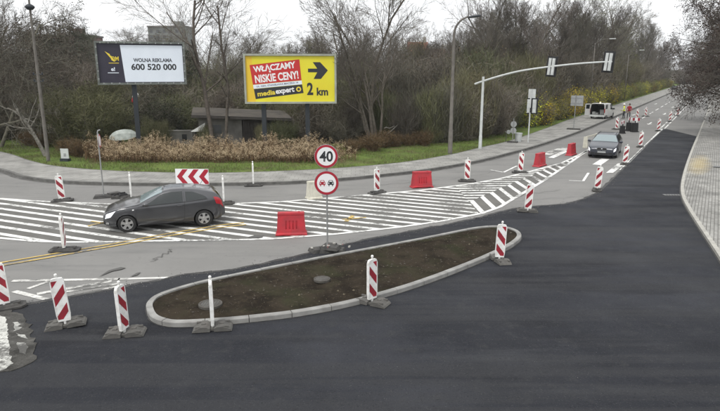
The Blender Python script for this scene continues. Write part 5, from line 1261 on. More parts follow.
for i in range(N_ + 1):
    x = -.95 + 1.9 * i / N_; w_ = (1 - abs(x / 1.0) ** 2.2) ** .6 if abs(x) < 1 else 0; w_ = max(w_, .06)
    for k in range(8):
        a = 2 * math.pi * k / 8; up_ = math.sin(a); vs.append((x, .42 * w_ * math.cos(a), .45 + .09 * x + ((.50 * w_ if abs(math.cos(a)) < .3 else .24 * w_) if up_ > .1 else -.22 * w_) + rb_.uniform(-.02, .02)))
mb.add(vs, [(i * 8 + k, i * 8 + (k + 1) % 8, (i + 1) * 8 + (k + 1) % 8, (i + 1) * 8 + k) for i in range(N_) for k in range(8)] + [tuple(range(8))[::-1], tuple(N_ * 8 + k for k in range(8))]); mb.build('cover', mat('faded_tarpaulin', (.42, .45, .42), .7, col2=(.26, .29, .26), scale=3), t)
[MB().box((x, 0, -.2), (.2, .7, .9)).build('trestle', M_wood, t) for x in (-.4, .45)]
q = at_y(134, 97.5, 41.6); g = gz(q.x, q.y); t = thing('hanging_bundle', 'white plastic drum with a red band on a stake beside the billboard post', 'drum', (q.x, q.y, g)); mb = MB(); mb.tube([(0, 0, 0), (0.02, 0, q.z - g - .3)], .035, 6); mb.build('stake', M_wood, t)
T = Matrix.Translation((.05, 0, q.z - g)) @ Matrix.Rotation(R(25), 4, 'Y'); mb = MB(); mb.tube([T @ Vector((0, 0, z)) for z in (-.05, .0, .3, .36)], [.14, .18, .19, .12], 14); mb.build('drum', M_plastic, t, True, 40); mb = MB(); mb.tube([T @ Vector((0, 0, z)) for z in (-.36, -.3, -.07, -.051)], [.08, .13, .15, .14], 12); mb.build('red_base', M_redplastic, t, True, 40)
def block(name, label, cat, px0, px1, pytop, Y, m, rows, cols, roof=None, dep=12):
    a, b_ = base(px0, Y), base(px1, Y); zt = top_z((a.x + b_.x) / 2, Y, pytop); g = min(a.z, b_.z) - .5; t = thing(name, label, cat, ((a.x + b_.x) / 2, Y, g)); W_ = b_.x - a.x; H = zt - g
    rh = 0 if roof is None else 3.2
    mb = MB(); mb.box((0, dep / 2, (H - rh) / 2), (W_, dep, H - rh)); mb.build('wall', m, t)
    if roof is None: mb = MB(); mb.box((0, dep / 2, H + .3), (W_ + .6, dep + .6, .6)); mb.build('roof', M_render, t); mb = MB(); mb.box((W_ * .2, dep / 2, H + 1.6), (3, 3, 2.4)); mb.build('roof_house', m, t)
    else:
        mb = MB(); hw = W_ / 2 + .4; mb.add([(-hw, -.5, H - rh), (hw, -.5, H - rh), (hw, dep + .5, H - rh), (-hw, dep + .5, H - rh), (-hw, dep / 2, H), (hw, dep / 2, H)], [(0, 1, 5, 4), (2, 3, 4, 5), (1, 2, 5), (3, 0, 4), (0, 3, 2, 1)]); r = mb.build('roof', roof, t); mb = MB(); mb.box((W_ * .38, dep / 2, H + .5), (.8, .8, 2.2)); mb.build('chimney', M_pale, r)
    for i in range(rows):
        for jx in range(cols):
            mb = MB(); w_ = W_ / cols; mb.box((-W_ / 2 + w_ * (jx + .5), -.02, (H - rh) - (H - rh) * .5 * (i + .5) / rows - .4), (w_ * .45, .08, min(1.5, (H - rh) * .3 / rows))); mb.build('window', M_win, t)
block('apartment_block', 'grey green flat roofed apartment block far behind the bare tree', 'building', 152, 190, 27, 260, M_panel, 4, 6); block('apartment_block', 'long reddish building far away above the trees left of the navy billboard', 'building', 40, 92, 36, 200, mat('red_brick_far', (.17, .105, .09), .95, col2=(.14, .09, .08), scale=.3), 3, 7)
block('house', 'far house with a red tiled roof right of the large bare tree', 'house', 409, 427, 41, 190, M_pale, 2, 3, M_tile, 9); block('house', 'far grey house with a red brown roof left of the tall street lamp', 'house', 430, 445, 48, 205, M_pale, 1, 3, M_tile, 9)


# ================================================================== VEGETATION
def tubes_np(segs, n):                                     # segs: rows x0 y0 z0 x1 y1 z1 r0 r1
    S_ = np.array(segs, float); P0, P1, r0, r1 = S_[:, 0:3], S_[:, 3:6], S_[:, 6], S_[:, 7]; d = P1 - P0; d /= np.linalg.norm(d, axis=1)[:, None] + 1e-9
    a = np.cross(d, np.where(np.abs(d[:, 2:3]) < .9, [[0, 0, 1.]], [[1., 0, 0]])); a /= np.linalg.norm(a, axis=1)[:, None] + 1e-9; b = np.cross(d, a); V = []
    for P, r in ((P0, r0), (P1, r1)):
        for k in range(n): q = 2 * math.pi * k / n; V.append(P + (a * math.cos(q) + b * math.sin(q)) * r[:, None])
    V = np.stack(V, 1).reshape(-1, 3); o = np.arange(len(S_))[:, None] * 2 * n; F = []
    for k in range(n): F.append(np.concatenate([o + k, o + (k + 1) % n, o + n + (k + 1) % n, o + n + k], 1))
    return V, np.stack(F, 1).reshape(-1, 4)
def grow(seed, H, r0, lean=(0, 0), forks=1, lv=((9, .34, 45), (7, .5, 42), (6, .5, 40), (4, .5, 38)), up=.25, low=.28, wob=.10, rmin=.007, spread=1.0, droop=0):
    rng = random.Random(seed); big, small, tips = [], [], []
    def branch(p, d, L, r, lev):
        n = 7 if lev == 0 else (5 if lev == 1 else (4 if lev == 2 else 3)); st = L / n; pts = [(p.copy(), d.copy(), r)]
        for i in range(n):
            t_ = up if lev > 0 else .08
            d = (d + Vector((rng.gauss(0, wob), rng.gauss(0, wob), rng.gauss(0, wob) * .6 + t_ * .25 - droop * lev * .06))).normalized(); q = p + d * st; r2 = max(rmin, r * (1 - (.75 if lev else .72) / n * (1.0)))
            (big if lev <= 1 and r > .03 else small).append((*p, *q, r, r2)); p, r = q, r2; pts.append((p.copy(), d.copy(), r))
        if lev < len(lv):
            cnt, fr, angd = lv[lev]; lo = low if lev == 0 else .18
            for k in range(cnt):
                f = lo + (1 - lo) * (k + rng.random()) / cnt; i = min(n - 1, int(f * n)); u = f * n - i; b0 = pts[i][0].lerp(pts[i + 1][0], u); dd = pts[i][1]; rr = pts[i][2]
                ax = dd.cross(Vector((rng.gauss(0, 1), rng.gauss(0, 1), rng.gauss(0, 1)))).normalized(); a = R(angd * rng.uniform(.7, 1.25))
                nd = (Matrix.Rotation(a, 3, ax) @ dd); nd.x *= spread; nd.y *= spread
                if lev == 0 and nd.z < .1: nd.z = .1 + .2 * rng.random()
                nd.normalize(); branch(b0, nd, L * fr * rng.uniform(.75, 1.3) * (1.15 - .45 * f), max(rmin, rr * rng.uniform(.42, .62)), lev + 1)
        else: tips.append(p)
    if forks == 1: branch(Vector((0, 0, -.2)), Vector((lean[0], lean[1], 1)).normalized(), H * .8, r0, 0)
    else:
        for k in range(forks):
            a = 2 * math.pi * k / forks + rng.random(); branch(Vector((.25 * math.cos(a), .25 * math.sin(a), -.2)), Vector((.30 * math.cos(a) * spread + lean[0], .30 * math.sin(a) * spread + lean[1], 1)).normalized(), H * .8 * rng.uniform(.8, 1.1), r0 * rng.uniform(.6, .8), 0)
    return big, small, tips
def bits(centres, per, size, spread, rng, flat_=.6):       # small leaf-like quads scattered about points
    Cn = np.repeat(np.array([tuple(c) for c in centres]), per, 0); Cn = Cn + rng.normal(0, spread, Cn.shape); n = len(Cn); a = rng.normal(size=(n, 3)); a /= np.linalg.norm(a, axis=1)[:, None]; b = np.cross(a, rng.normal(size=(n, 3))); b /= np.linalg.norm(b, axis=1)[:, None]; s = size * rng.uniform(.6, 1.4, (n, 1))
    V = np.stack([Cn - a * s, Cn + b * s * flat_, Cn + a * s, Cn - b * s * flat_], 1).reshape(-1, 3); return V, np.arange(n * 4).reshape(-1, 4)
TREE = {}
M_bud = mat('fresh_bud', (.20, .21, .085), .9, col2=(.14, .15, .06), scale=1, spec=.05)
def tree_kind(key, args, bark, twig, leaf=None, front=None):
    big, small, tips = grow(**args)
    if front is not None: big = [s for s in big if s[4] > front]; small = [s for s in small if s[4] > front]      # limbs pruned on the side of the billboards
    V1, F1 = tubes_np(big, 7); V2, F2 = tubes_np(small, 3); mi = np.zeros(len(F2), int); mats = [twig]
    if leaf:
        m, per, size, spr = leaf; LV, LF = bits(tips, per, size, spr, np.random.RandomState(args['seed'])); F2 = np.concatenate([F2, LF + len(V2)]); V2 = np.concatenate([V2, LV]); mi = np.concatenate([mi, np.ones(len(LF), int)]); mats.append(m)
    TREE[key] = (npmesh('trunk', V1, F1, bark, smooth=True).data, npmesh('crown', V2, F2, mats, mi=mi).data)
    for o in list(C.objects):
        if o.name.startswith(('trunk', 'crown')) and o.parent is None and o.users_scene: 
            if o.data in TREE[key]: bpy.data.objects.remove(o, do_unlink=True)
def plant(key, p, rz, sc, name, label, cat, group=None, sz=None):
    t = thing(name, label, cat, p, rz, group); t.scale = (sc, sc, sc * (sz or 1))
    for nm, me in zip(('trunk', 'crown') if cat == 'tree' else ('stems', 'foliage'), TREE[key]):
        o = bpy.data.objects.new(nm, me); C.objects.link(o); o.parent = t
    return t
D4 = ((9, .40, 45), (7, .5, 42), (6, .5, 40), (4, .5, 38)); D5 = ((18, .30, 36), (8, .5, 38), (6, .52, 36), (4, .5, 34))
tree_kind('spread', dict(seed=12, H=13, r0=.17, forks=1, lv=((12, .50, 44), (8, .5, 42), (6, .52, 40), (4, .5, 38)), up=.26, low=.34, wob=.07, spread=1.15), M_bark, M_twig, None, -.55)
tree_kind('spread2', dict(seed=15, H=13, r0=.14, forks=1, lean=(.10, .05), lv=((11, .48, 42), (8, .5, 42), (6, .52, 40), (4, .5, 38)), up=.26, low=.36, wob=.07, spread=1.1), M_bark, M_twig, None, -.55)
tree_kind('vase', dict(seed=23, H=13, r0=.17, forks=5, lv=((11, .36, 38), (7, .5, 38), (5, .5, 38), (4, .5, 36)), up=.25, low=.22, spread=1.05), M_bark, M_twig)
for i, sd_ in enumerate((31, 47, 58, 66)): tree_kind(f'upright{i}', dict(seed=sd_, H=14 + i, r0=.17, forks=1 + i, lv=D5, up=.35, low=.22, rmin=.009, spread=.9), M_bark, M_twigpale if i % 2 else M_twig)
tree_kind('dense', dict(seed=71, H=12, r0=.22, forks=2, lv=((12, .38, 55), (8, .5, 48), (6, .52, 45), (4, .5, 42)), up=.05, low=.12, droop=.6, rmin=.009), M_bark, M_twig, (M_dryleaf, 3, .045, .12))
tree_kind('leafy', dict(seed=83, H=11, r0=.24, forks=2, lv=((13, .46, 62), (8, .5, 50), (6, .5, 46), (4, .5, 42)), up=-.05, low=.10, droop=.9, rmin=.008, spread=1.2), M_bark, M_twig, (M_dryleaf, 5, .05, .14))
tree_kind('green', dict(seed=97, H=11, r0=.20, forks=3, lv=((12, .32, 50), (7, .5, 46), (6, .5, 44), (3, .5, 40)), up=.2, low=.1, rmin=.009), M_bark, M_twig, (M_ever, 5, .07, .16))
tree_kind('conifer', dict(seed=103, H=14, r0=.2, forks=1, lv=((46, .20, 85), (9, .42, 50), (5, .4, 45)), up=-.1, low=.06, wob=.05, droop=.3, rmin=.008), M_bark, M_twig, (M_ever, 6, .07, .12))
# crooked pale tree leaning at the left
tree_kind('crooked', dict(seed=131, H=6.5, r0=.19, lean=(-.55, .1), forks=1, lv=((7, .42, 55), (5, .5, 45), (4, .5, 42)), up=.2, low=.35, wob=.16), M_barkpale, M_twigpale)

def shrub_kind(key, seed, h, r, nst, ntw, twig, leaf=None, tl=.7, vert=.75):
    rng = np.random.RandomState(seed); stems = []
    for k in range(nst):
        a = rng.uniform(0, 6.28); e = rng.uniform(.1, 1) * r; tip = np.array([math.cos(a) * e, math.sin(a) * e, h * rng.uniform(.6, 1.05) * (1 - .25 * (e / r) ** 2)]); p = np.array([math.cos(a) * e * .25, math.sin(a) * e * .25, -.1]); rad = .022; n = 5; prev = p
        for i in range(1, n + 1): q = p + (tip - p) * (i / n) + rng.normal(0, .10 * h / 4, 3) * np.array([1, 1, .4]); stems.append((*prev, *q, rad * (1 - (i - 1) / n * .7), rad * (1 - i / n * .7))); prev = q
    V1, F1 = tubes_np(stems, 4); S_ = np.array(stems); i = rng.randint(0, len(S_), ntw); f = rng.rand(ntw, 1); P = S_[i, 0:3] * (1 - f) + S_[i, 3:6] * f + rng.normal(0, .18 * r / 2, (ntw, 3))
    P[:, 2] = np.abs(P[:, 2]); d = rng.normal(0, .7, (ntw, 3)) + np.array([0, 0, vert]) + P * np.array([.25, .25, 0]) / r; d /= np.linalg.norm(d, axis=1)[:, None]; L_ = tl * rng.uniform(.5, 1.3, (ntw, 1)); w_ = np.cross(d, rng.normal(size=(ntw, 3))); w_ /= np.linalg.norm(w_, axis=1)[:, None]; wd = .008 * rng.uniform(.6, 1.6, (ntw, 1))
    bend = rng.normal(0, .12, (ntw, 3)) * L_; mid = P + d * L_ * .5 + bend; end = P + d * L_
    V2 = np.stack([P - w_ * wd, P + w_ * wd, mid + w_ * wd * .8, mid - w_ * wd * .8, end], 1).reshape(-1, 3); o = np.arange(ntw)[:, None] * 5
    F2 = np.concatenate([o + [0, 1, 2, 3], o + [3, 2, 4, 4]], 0)[:, :]; tri = o + np.array([3, 2, 4]); F2 = o + np.array([0, 1, 2, 3]); 
    # second half of the twig as its own thin quad
    V3 = np.stack([mid - w_ * wd * .8, mid + w_ * wd * .8, end + w_ * wd * .3, end - w_ * wd * .3], 1).reshape(-1, 3); V2 = np.concatenate([V2, V3]); F2 = np.concatenate([F2, np.arange(ntw * 4).reshape(-1, 4) + ntw * 5])
    mi = np.zeros(len(F2), int); mats = [twig]
    for lf in (leaf or []):
        m, cnt, size, spr = lf; LV, LF = bits(end[rng.randint(0, ntw, cnt)], 1, size, spr, rng); F2 = np.concatenate([F2, LF + len(V2)]); V2 = np.concatenate([V2, LV]); mi = np.concatenate([mi, np.full(len(LF), len(mats))]); mats.append(m)
    a_, b_ = npmesh('stems', V1, F1, M_bark), npmesh('foliage', V2, F2, mats, mi=mi); TREE[key] = (a_.data, b_.data)
    for o_ in (a_, b_): bpy.data.objects.remove(o_, do_unlink=True)
M_fleck = mat('withered_leaf', (.125, .098, .062), .95, col2=(.08, .064, .044), scale=1, spec=.05); M_fleckg = mat('dull_green_leaf', (.080, .088, .038), .95, col2=(.055, .06, .028), scale=1, spec=.05)
for i in range(3): shrub_kind(f'thicket{i}', 200 + i, 4.0, 2.1, 34, 5200, M_thicket, [(M_fleck, 1500 + 500 * i, .045, .10)])
for i in range(3): shrub_kind(f'thicket{3 + i}', 210 + i, 4.0, 1.7, 60, 5200, (M_thgreen, M_thgreen, M_twigpale)[i], [(M_fleck, 700, .045, .10)], .95, 1.8)
for i in range(2): shrub_kind(f'olive{i}', 220 + i, 4.0, 2.4, 34, 5200, M_thgreen, [(M_fleckg, 2600, .045, .12)])
shrub_kind('darkever', 230, 4.0, 2.1, 26, 3000, M_thicket, [(M_ever, 9000, .055, .16)])
for i in range(2): shrub_kind(f'yellow{i}', 240 + i, 2.2, 1.15, 26, 2300, M_thicket, [(M_yel, 2400, .05, .10), (M_ygreen, 700, .04, .10)], .55)
for i in range(2): shrub_kind(f'yellowgreen{i}', 250 + i, 2.2, 1.2, 26, 2300, M_thgreen, [(M_ygreen, 1700, .042, .10), (M_yel, 320, .042, .1), (M_fleck, 500, .04, .1)], .55)
for i in range(2): shrub_kind(f'bramble{i}', 260 + i, 1.3, 1.1, 20, 1600, M_reed, [(M_fleck, 900, .04, .1)], .5)
rng = random.Random(5)
def clear(p, dmin):                                        # keep plants off the pavement and the yellow hedge
    p = p.copy()
    for _ in range(60):
        if float(behind(np.array([p.x]), np.array([p.y]))[0]) >= dmin: break
        p -= RN * .5
    p.z = gz(p.x, p.y) - .05; return p
def tree(key, px, Y, H, label, name='bare_tree', group=None, rz=None, ref=None):
    h0 = {'spread': 13, 'spread2': 13, 'vase': 13, 'upright0': 14, 'upright1': 15, 'upright2': 16, 'upright3': 17, 'dense': 12, 'leafy': 11, 'green': 11, 'conifer': 14, 'crooked': 6.5, 'budding': 14}[key]
    return plant(key, clear(base(px, Y), 6.5 if px < 700 and px > 500 else -99), rng.uniform(0, 6.28) if rz is None else rz, H / h0, name, label, 'tree', group)
def shrub(key, px, Y, h, label, name='shrub', group=None, wide=1.0):
    h0 = 4.0 if key[:2] in ('th', 'ol', 'da') else (1.3 if key[0] == 'b' else 2.2); t = plant(key, clear(base(px, Y), (3.4 if px > 540 else (2.6 if px > 478 else 1.2 + h * .4)) if key[0] == 't' else 0), rng.uniform(0, 6.28), h / h0, name, label, 'shrub', group); t.scale.x *= wide; t.scale.y *= wide; return t
# named single trees
tree('spread', 213.5, 42.0, 13.6, 'spreading bare tree left of the pair in front of the garden shed', rz=0); tree('spread2', 224.5, 42.1, 12.6, 'thinner bare tree right of the pair in front of the garden shed', rz=0)
tree('vase', 375, 43.5, 13.2, 'large many stemmed bare tree right of the yellow billboard', rz=1.0)
tree('crooked', 45.5, 38.3, 5.2, 'crooked pale trunk leaning left beside the tall pole', 'crooked_tree', rz=0)
tree('dense', -6, 43, 13, 'dark drooping bare tree at the left edge of the photo', rz=.6); tree('dense', 8, 52, 13, 'dark bare tree behind the drooping tree at the left edge', rz=2.4)
tree('conifer', 94, 80, 11.6, 'dark narrow evergreen rising just left of the navy billboard', 'evergreen_tree'); tree('green', 62, 84, 12.2, 'rounded dark green crowned tree left of the navy billboard', 'leafy_tree'); tree('green', 78, 92, 11.5, 'smaller dark green crowned tree behind the rounded one at the left', 'leafy_tree')
tree('leafy', 776, 50, 16.5, 'brown leaved tree drooping over the right pavement', 'leafy_tree', rz=.4); tree('dense', 752, 66, 18, 'brown leaved tree farther along the right side of the road', 'leafy_tree', rz=3.0); tree('upright1', 770, 58, 20, 'tall bare tree rising behind the brown leaved tree at the right', rz=1); tree('leafy', 790, 60, 15, 'brown leaved tree standing back from the right pavement, half out of the picture', 'leafy_tree', rz=1.7); tree('dense', 738, 90, 15, 'dense brown tree at the right of the road just past the drooping crowns', 'leafy_tree', rz=1.2)
tree('green', 165, 62, 8.5, 'dark evergreen tree under the right half of the navy billboard', 'leafy_tree')
G1 = 'bare trees behind the thicket left of the road'; LB1 = 'bare brown tree standing among others behind the thicket left of the road'
for px, Y, H in ((452, 62, 8.5), (470, 70, 10), (486, 66, 9.5), (515, 68, 11.5), (530, 62, 11.5), (545, 66, 15.5), (560, 72, 17), (575, 80, 17.5), (590, 88, 17), (604, 96, 18), (618, 108, 18), (632, 118, 18), (645, 132, 18), (655, 150, 17.5), (640, 160, 18), (664, 172, 18), (672, 200, 18), (655, 210, 18), (680, 240, 17), (668, 260, 18), (535, 96, 16), (480, 98, 14), (455, 92, 12), (625, 200, 20)):
    k = rng.choice(['upright0', 'upright1', 'upright2', 'upright3', 'vase']); tree(k, px, Y, H * (1.0 if Y < 110 else 1.22), LB1, 'bare_tree', G1)
tree_kind('budding', dict(seed=151, H=14, r0=.18, forks=2, lv=D4, up=.3, low=.2, rmin=.008), M_bark, M_twig, (M_bud, 2, .05, .10))
tree('budding', 648, 128, 21, 'tall tree with a haze of fresh green buds above the far road'); tree('budding', 622, 112, 18, 'tree with fresh green buds left of the tallest budding one'); tree('budding', 322, 60, 8.5, 'small tree with fresh green buds right behind the yellow billboard'); tree('budding', 182, 60, 9, 'small budding tree behind the gap between the billboards')
G2 = 'small bare trees behind the billboards'; LB2 = 'small bare tree among others in the gardens behind the two billboards'
for px, Y, H in ((118, 66, 9), (140, 74, 10), (190, 70, 9.5), (232, 66, 8.5), (258, 78, 10), (285, 68, 8.5), (305, 62, 9), (330, 70, 10), (352, 64, 9.5), (400, 66, 10), (425, 72, 10.5), (405, 84, 11.5), (440, 80, 11), (300, 90, 11), (345, 95, 11.5), (260, 98, 11), (215, 92, 10.5), (170, 96, 11), (130, 94, 12), (105, 100, 13), (318, 56, 7)):
    k = rng.choice(['upright0', 'upright1', 'spread', 'vase', 'vase']); tree(k, px, Y, H, LB2, 'bare_tree', G2)
G3 = 'bare trees at the far left'; LB3 = 'dark bare tree among others at the far left beyond the crooked tree'
for px, Y, H in ((-30, 48, 13), (-15, 58, 13), (10, 62, 11), (34, 66, 7.5), (52, 80, 8), (30, 84, 9), (85, 90, 10), (112, 84, 9.5), (-45, 60, 14)):
    tree(rng.choice(['dense', 'upright0', 'upright2', 'dense', 'vase']), px, Y, H, LB3, 'bare_tree', G3)
G4 = 'trees closing the far end of the road'; LB4 = 'distant tree of the row closing the far end of the road'
for s, tt, H in ((300, 6, 17), (330, -4, 18), (360, 2, 18), (340, -12, 19), (380, -8, 20), (280, 9, 16), (250, 8, 16), (220, 8.5, 15), (190, 8, 15), (400, 8, 20), (310, 14, 18), (160, 9, 14.5), (135, 8.5, 14), (330, 3, 15), (345, -8, 17), (320, -14, 18), (350, 10, 17), (290, 12, 17), (235, 12, 16), (205, 13, 16), (175, 12, 15), (370, -3, 19), (390, 4, 20)):
    q = road(s, tt); plant(rng.choice(['upright1', 'upright2', 'leafy', 'dense']), (q.x, q.y, gz(q.x, q.y) if tt < -9 else .0), rng.uniform(0, 6), H * 1.12 / 14, 'bare_tree', LB4, 'tree', G4)
# thicket shrubs
G5 = 'grey brown thicket left of the road'; LB5 = 'grey brown twiggy shrub in the dense thicket behind the grass and pavement'
for px, Y, h in ((352, 45.5, 3.6), (368, 48, 4.6), (388, 46, 3.6), (402, 44.8, 3.4), (418, 46.5, 4.2), (432, 45.8, 4.0), (446, 46.2, 4.6), (458, 47.5, 5.0), (470, 47.2, 4.4), (482, 49, 5.2), (494, 49.5, 4.6), (506, 52, 4.8), (516, 54, 4.2), (526, 57, 4.4), (540, 61, 4.8), (360, 54, 5.8), (380, 55, 6), (400, 53, 5.8), (420, 54, 6.2), (440, 53, 6.2), (460, 55, 6.6), (478, 57, 7), (496, 59, 6.8), (512, 62, 6.6), (528, 66, 6.6), (545, 70, 6.8), (558, 74, 6.8), (345, 60, 6.2), (390, 62, 7), (430, 62, 7.2), (470, 64, 7.8), (505, 70, 8), (535, 78, 8), (565, 84, 7.4), (580, 90, 7.4), (594, 97, 7.4), (607, 104, 7.4), (620, 114, 7.6), (632, 126, 7.8), (644, 142, 8), (654, 160, 8.4), (664, 185, 9), (673, 215, 9.5), (550, 92, 9), (580, 108, 9), (610, 124, 9), (570, 66.5, 4.5), (450, 75, 9), (410, 75, 8.5), (370, 74, 8), (490, 82, 9.5), (524, 90, 10)):
    shrub(f'thicket{rng.randint(0, 5)}', px, Y, h, LB5, 'thicket_shrub', G5, rng.uniform(.9, 1.15))
G6 = 'olive and brown garden shrubs behind the billboards'; LB6 = 'olive brown shrub in the gardens behind the billboards and reeds'
for px, Y, h, k in ((150, 47, 3.4, 'darkever'), (165, 46, 3.2, 'darkever'), (176, 49, 3.8, 'olive1'), (138, 50, 4, 'thicket1'), (118, 49, 3.8, 'olive0'), (190, 53, 4.2, 'thicket0'), (205, 56, 4.2, 'olive1'), (225, 52, 4, 'thicket2'), (245, 54, 4.4, 'thicket1'), (265, 52, 3.8, 'olive0'), (285, 51, 3.6, 'thicket0'), (300, 48, 3.4, 'olive1'), (315, 46, 3.4, 'thicket2'), (330, 47.5, 3.8, 'olive0'), (342, 44.8, 3.0, 'thicket0'), (310, 57, 5.2, 'olive0'), (335, 58, 5.4, 'thicket1'), (280, 60, 5.2, 'thicket2'), (250, 64, 5.4, 'olive1'), (220, 66, 5.4, 'thicket0'), (190, 64, 5.2, 'darkever'), (160, 58, 5, 'thicket1'), (130, 60, 5.2, 'olive0'), (100, 58, 4.8, 'olive1'), (115, 74, 7, 'thicket2'), (150, 78, 7, 'thicket0'), (185, 82, 7.2, 'thicket1'), (222, 80, 7, 'olive0'), (258, 84, 7.2, 'thicket2'), (294, 80, 7, 'thicket0'), (325, 84, 7.4, 'darkever'), (355, 86, 7.6, 'thicket1')):
    shrub(k, px, Y, h, LB6, 'garden_shrub', G6, rng.uniform(.95, 1.25))
shrub('olive0', 82, 43, 4.5, 'wide olive green twiggy bush left of the billboard post', 'olive_bush', None, 1.15); shrub('olive1', 100, 44.5, 4.0, 'olive green bush beside the wide one, nearer the billboard post', 'olive_bush', None, 1.1); shrub('olive0', 62, 46, 4.2, 'olive bush just right of the crooked tree and tall pole', 'olive_bush', None, 1.0)
G7 = 'dark shrubs at the far left'; LB7 = 'dark grey shrub under the trees at the far left'
for px, Y, h in ((-25, 47, 4), (-8, 50, 4.6), (8, 48, 3.8), (22, 49.5, 4), (36, 47.5, 3.8), (46, 52, 4.6), (0, 58, 6), (22, 60, 6), (42, 64, 6.4), (64, 58, 5.6), (78, 62, 5.8), (92, 68, 6.6), (15, 74, 8), (50, 76, 8), (80, 80, 8), (-30, 62, 7)):
    shrub(f'thicket{rng.randint(0, 2)}', px, Y, h, LB7, 'thicket_shrub', G7, rng.uniform(.95, 1.2))
G8 = 'yellow flowering shrubs along the road'
for i in range(46):
    s = 60 + i * 2.5 + i * i * .04; tt = -15.5 - rng.uniform(0, 1.0); q = road(s, tt); ye = ((i % 5 in (0, 1)) or rng.random() < .45) and (i < 16 or i % 4 == 0)
    t = plant(f'yellow{i % 2}' if ye else f'yellowgreen{i % 2}', (q.x, q.y, .15), rng.uniform(0, 6), rng.uniform(1.0, 1.4), 'forsythia_shrub', 'bright yellow flowering shrub in the row along the left of the road' if ye else 'yellow green budding shrub in the row along the left of the road', 'shrub', G8)
for i in range(8):
    s = 61.5 + i * 2.4; q = road(s, -17.8 - (i % 3)); plant(f'yellow{i % 2}', (q.x, q.y, .15), rng.uniform(0, 6), rng.uniform(1.15, 1.5), 'forsythia_shrub', 'bright yellow flowering shrub in the row along the left of the road', 'shrub', G8)
G9 = 'brown brambles at the edge of the grass'
for px, Y in ((70, 38.8), (78, 38.0), (88, 38.6), (350, 39.8), (358, 41), (372, 40.8), (385, 42.5), (396, 43), (410, 43.5), (425, 44), (30, 44), (40, 43), (92, 37.5), (365, 42.4)):
    shrub(f'bramble{rng.randint(0, 1)}', px, Y, rng.uniform(.7, 1.2), 'low brown bramble at the back edge of the grass', 'bramble', G9)
G10 = 'dark shrubs along the right side of the road'
for s, tt in ((75, 6.5), (80, 8), (88, 6), (96, 7), (105, 6), (118, 6.5), (132, 6), (150, 6.5), (170, 6.5)):
    q = road(s, tt); plant('thicket0', (q.x, q.y, .1), rng.uniform(0, 6), rng.uniform(.7, 1.0), 'thicket_shrub', 'dark twiggy shrub along the right side of the road under the drooping tree', 'shrub', G10)
G11 = 'shrubs at the far end of the road'
for k in range(16):
    q = road(315 + 4 * (k % 3), -16 + k * 2.0); plant(f'thicket{k % 3}', (q.x, q.y, -.1), rng.uniform(0, 6), rng.uniform(1.1, 2.0), 'thicket_shrub', 'dim shrub in the row closing the far end of the road', 'shrub', G11)
for px, Y, h, k in ((206, 42.6, 1.5, 'thicket3'), (262, 42.7, 1.5, 'thicket3'), (284, 42.6, 2.0, 'olive0'), (150, 42.6, 2.2, 'olive1'), (163, 42.8, 1.8, 'thicket3')):
    shrub(k, px, Y, h, 'thin twiggy shrub growing right in front of the garden shed and low wall', 'garden_shrub', 'thin shrubs before the shed')
# pale sticks and fallen limbs
def limb(px0, Y0, h0, px1, Y1, h1, r, label):
    a, b_ = base(px0, Y0, h0), base(px1, Y1, h1); mb = MB(); pts = [a.lerp(b_, k / 5) + Vector((0, 0, .06 * math.sin(k * 2))) for k in range(6)]; mb.tube(pts, list(np.linspace(r, r * .4, 6)), 7); o = mb.build('fallen_limb', M_barkpale, None, True); tag(o, label, 'branch')
limb(374, 42.6, .3, 404, 44.5, 1.9, .07, 'long pale limb leaning up to the right from the large bare tree'); limb(384, 43.2, 1.4, 396, 43.6, 1.5, .05, 'short pale branch hanging in the thicket right of the large bare tree')
limb(12, 40, 3.1, 40, 39, 2.0, .06, 'pale broken branch at the left of the crooked trunk')
# reeds: stems and plumes
rs = np.random.RandomState(17); n = 7000
px = rs.uniform(84, 356, n); Yr = rs.uniform(35.3, 39.4, n) + np.where(px < 130, (130 - px) * .035, 0) * .3; keep = rs.rand(n) < np.clip((356 - px) / 40, .12, 1) * np.clip((px - 84) / 22, .2, 1); px, Yr = px[keep], Yr[keep]; n = len(px)
xr = (px - 360) / FPX * (Yr * cp + 4.6 * sp); zr = terrain_z(xr, Yr) - .03; hr = .80 * rs.uniform(.45, 1.2, n) * (.62 + .5 * np.clip((Yr - 35.0) / 3.6, 0, 1.1)) * 1.25 * (1 + .16 * np.sin(xr * 1.7) + .10 * np.sin(xr * 4.1 + Yr)) * np.where(px > 330, .75, 1) * (.86 + .14 * np.sin(px * .13) * np.sin(px * .041 + 1)); lx, ly = rs.normal(0, .16, n) * hr, rs.normal(0, .16, n) * hr
P0 = np.stack([xr, Yr, zr], 1); P2 = P0 + np.stack([lx, ly, hr], 1); P1 = (P0 + P2) / 2 - np.stack([lx, ly, np.zeros(n)], 1) * .2; wv = np.stack([np.cos(px), np.sin(px * 7), np.zeros(n)], 1) * .012
V = np.concatenate([np.stack([P0 - wv, P0 + wv, P1 + wv, P1 - wv], 1).reshape(-1, 3), np.stack([P1 - wv, P1 + wv, P2 + wv * .5, P2 - wv * .5], 1).reshape(-1, 3)]); F = np.arange(len(V)).reshape(-1, 4); mi = np.zeros(len(F), int)
mid_ = P0 + (P2 - P0) * rs.uniform(.1, .8, (n, 1)); LV, LF = bits(mid_, 6, .055, .10, rs, .2); F = np.concatenate([F, LF + len(V)]); V = np.concatenate([V, LV]); mi = np.concatenate([mi, np.full(len(LF), 2)])
sel = rs.rand(n) < .62; PV, PF = bits(P2[sel], 17, .021, .055, rs, .6); F = np.concatenate([F, PF + len(V)]); V = np.concatenate([V, PV]); mi = np.concatenate([mi, np.ones(len(PF), int)])
M_reedleaf = mat('reed_leaf', (.17, .105, .065), .95, col2=(.085, .052, .036), scale=1.5, spec=.05)
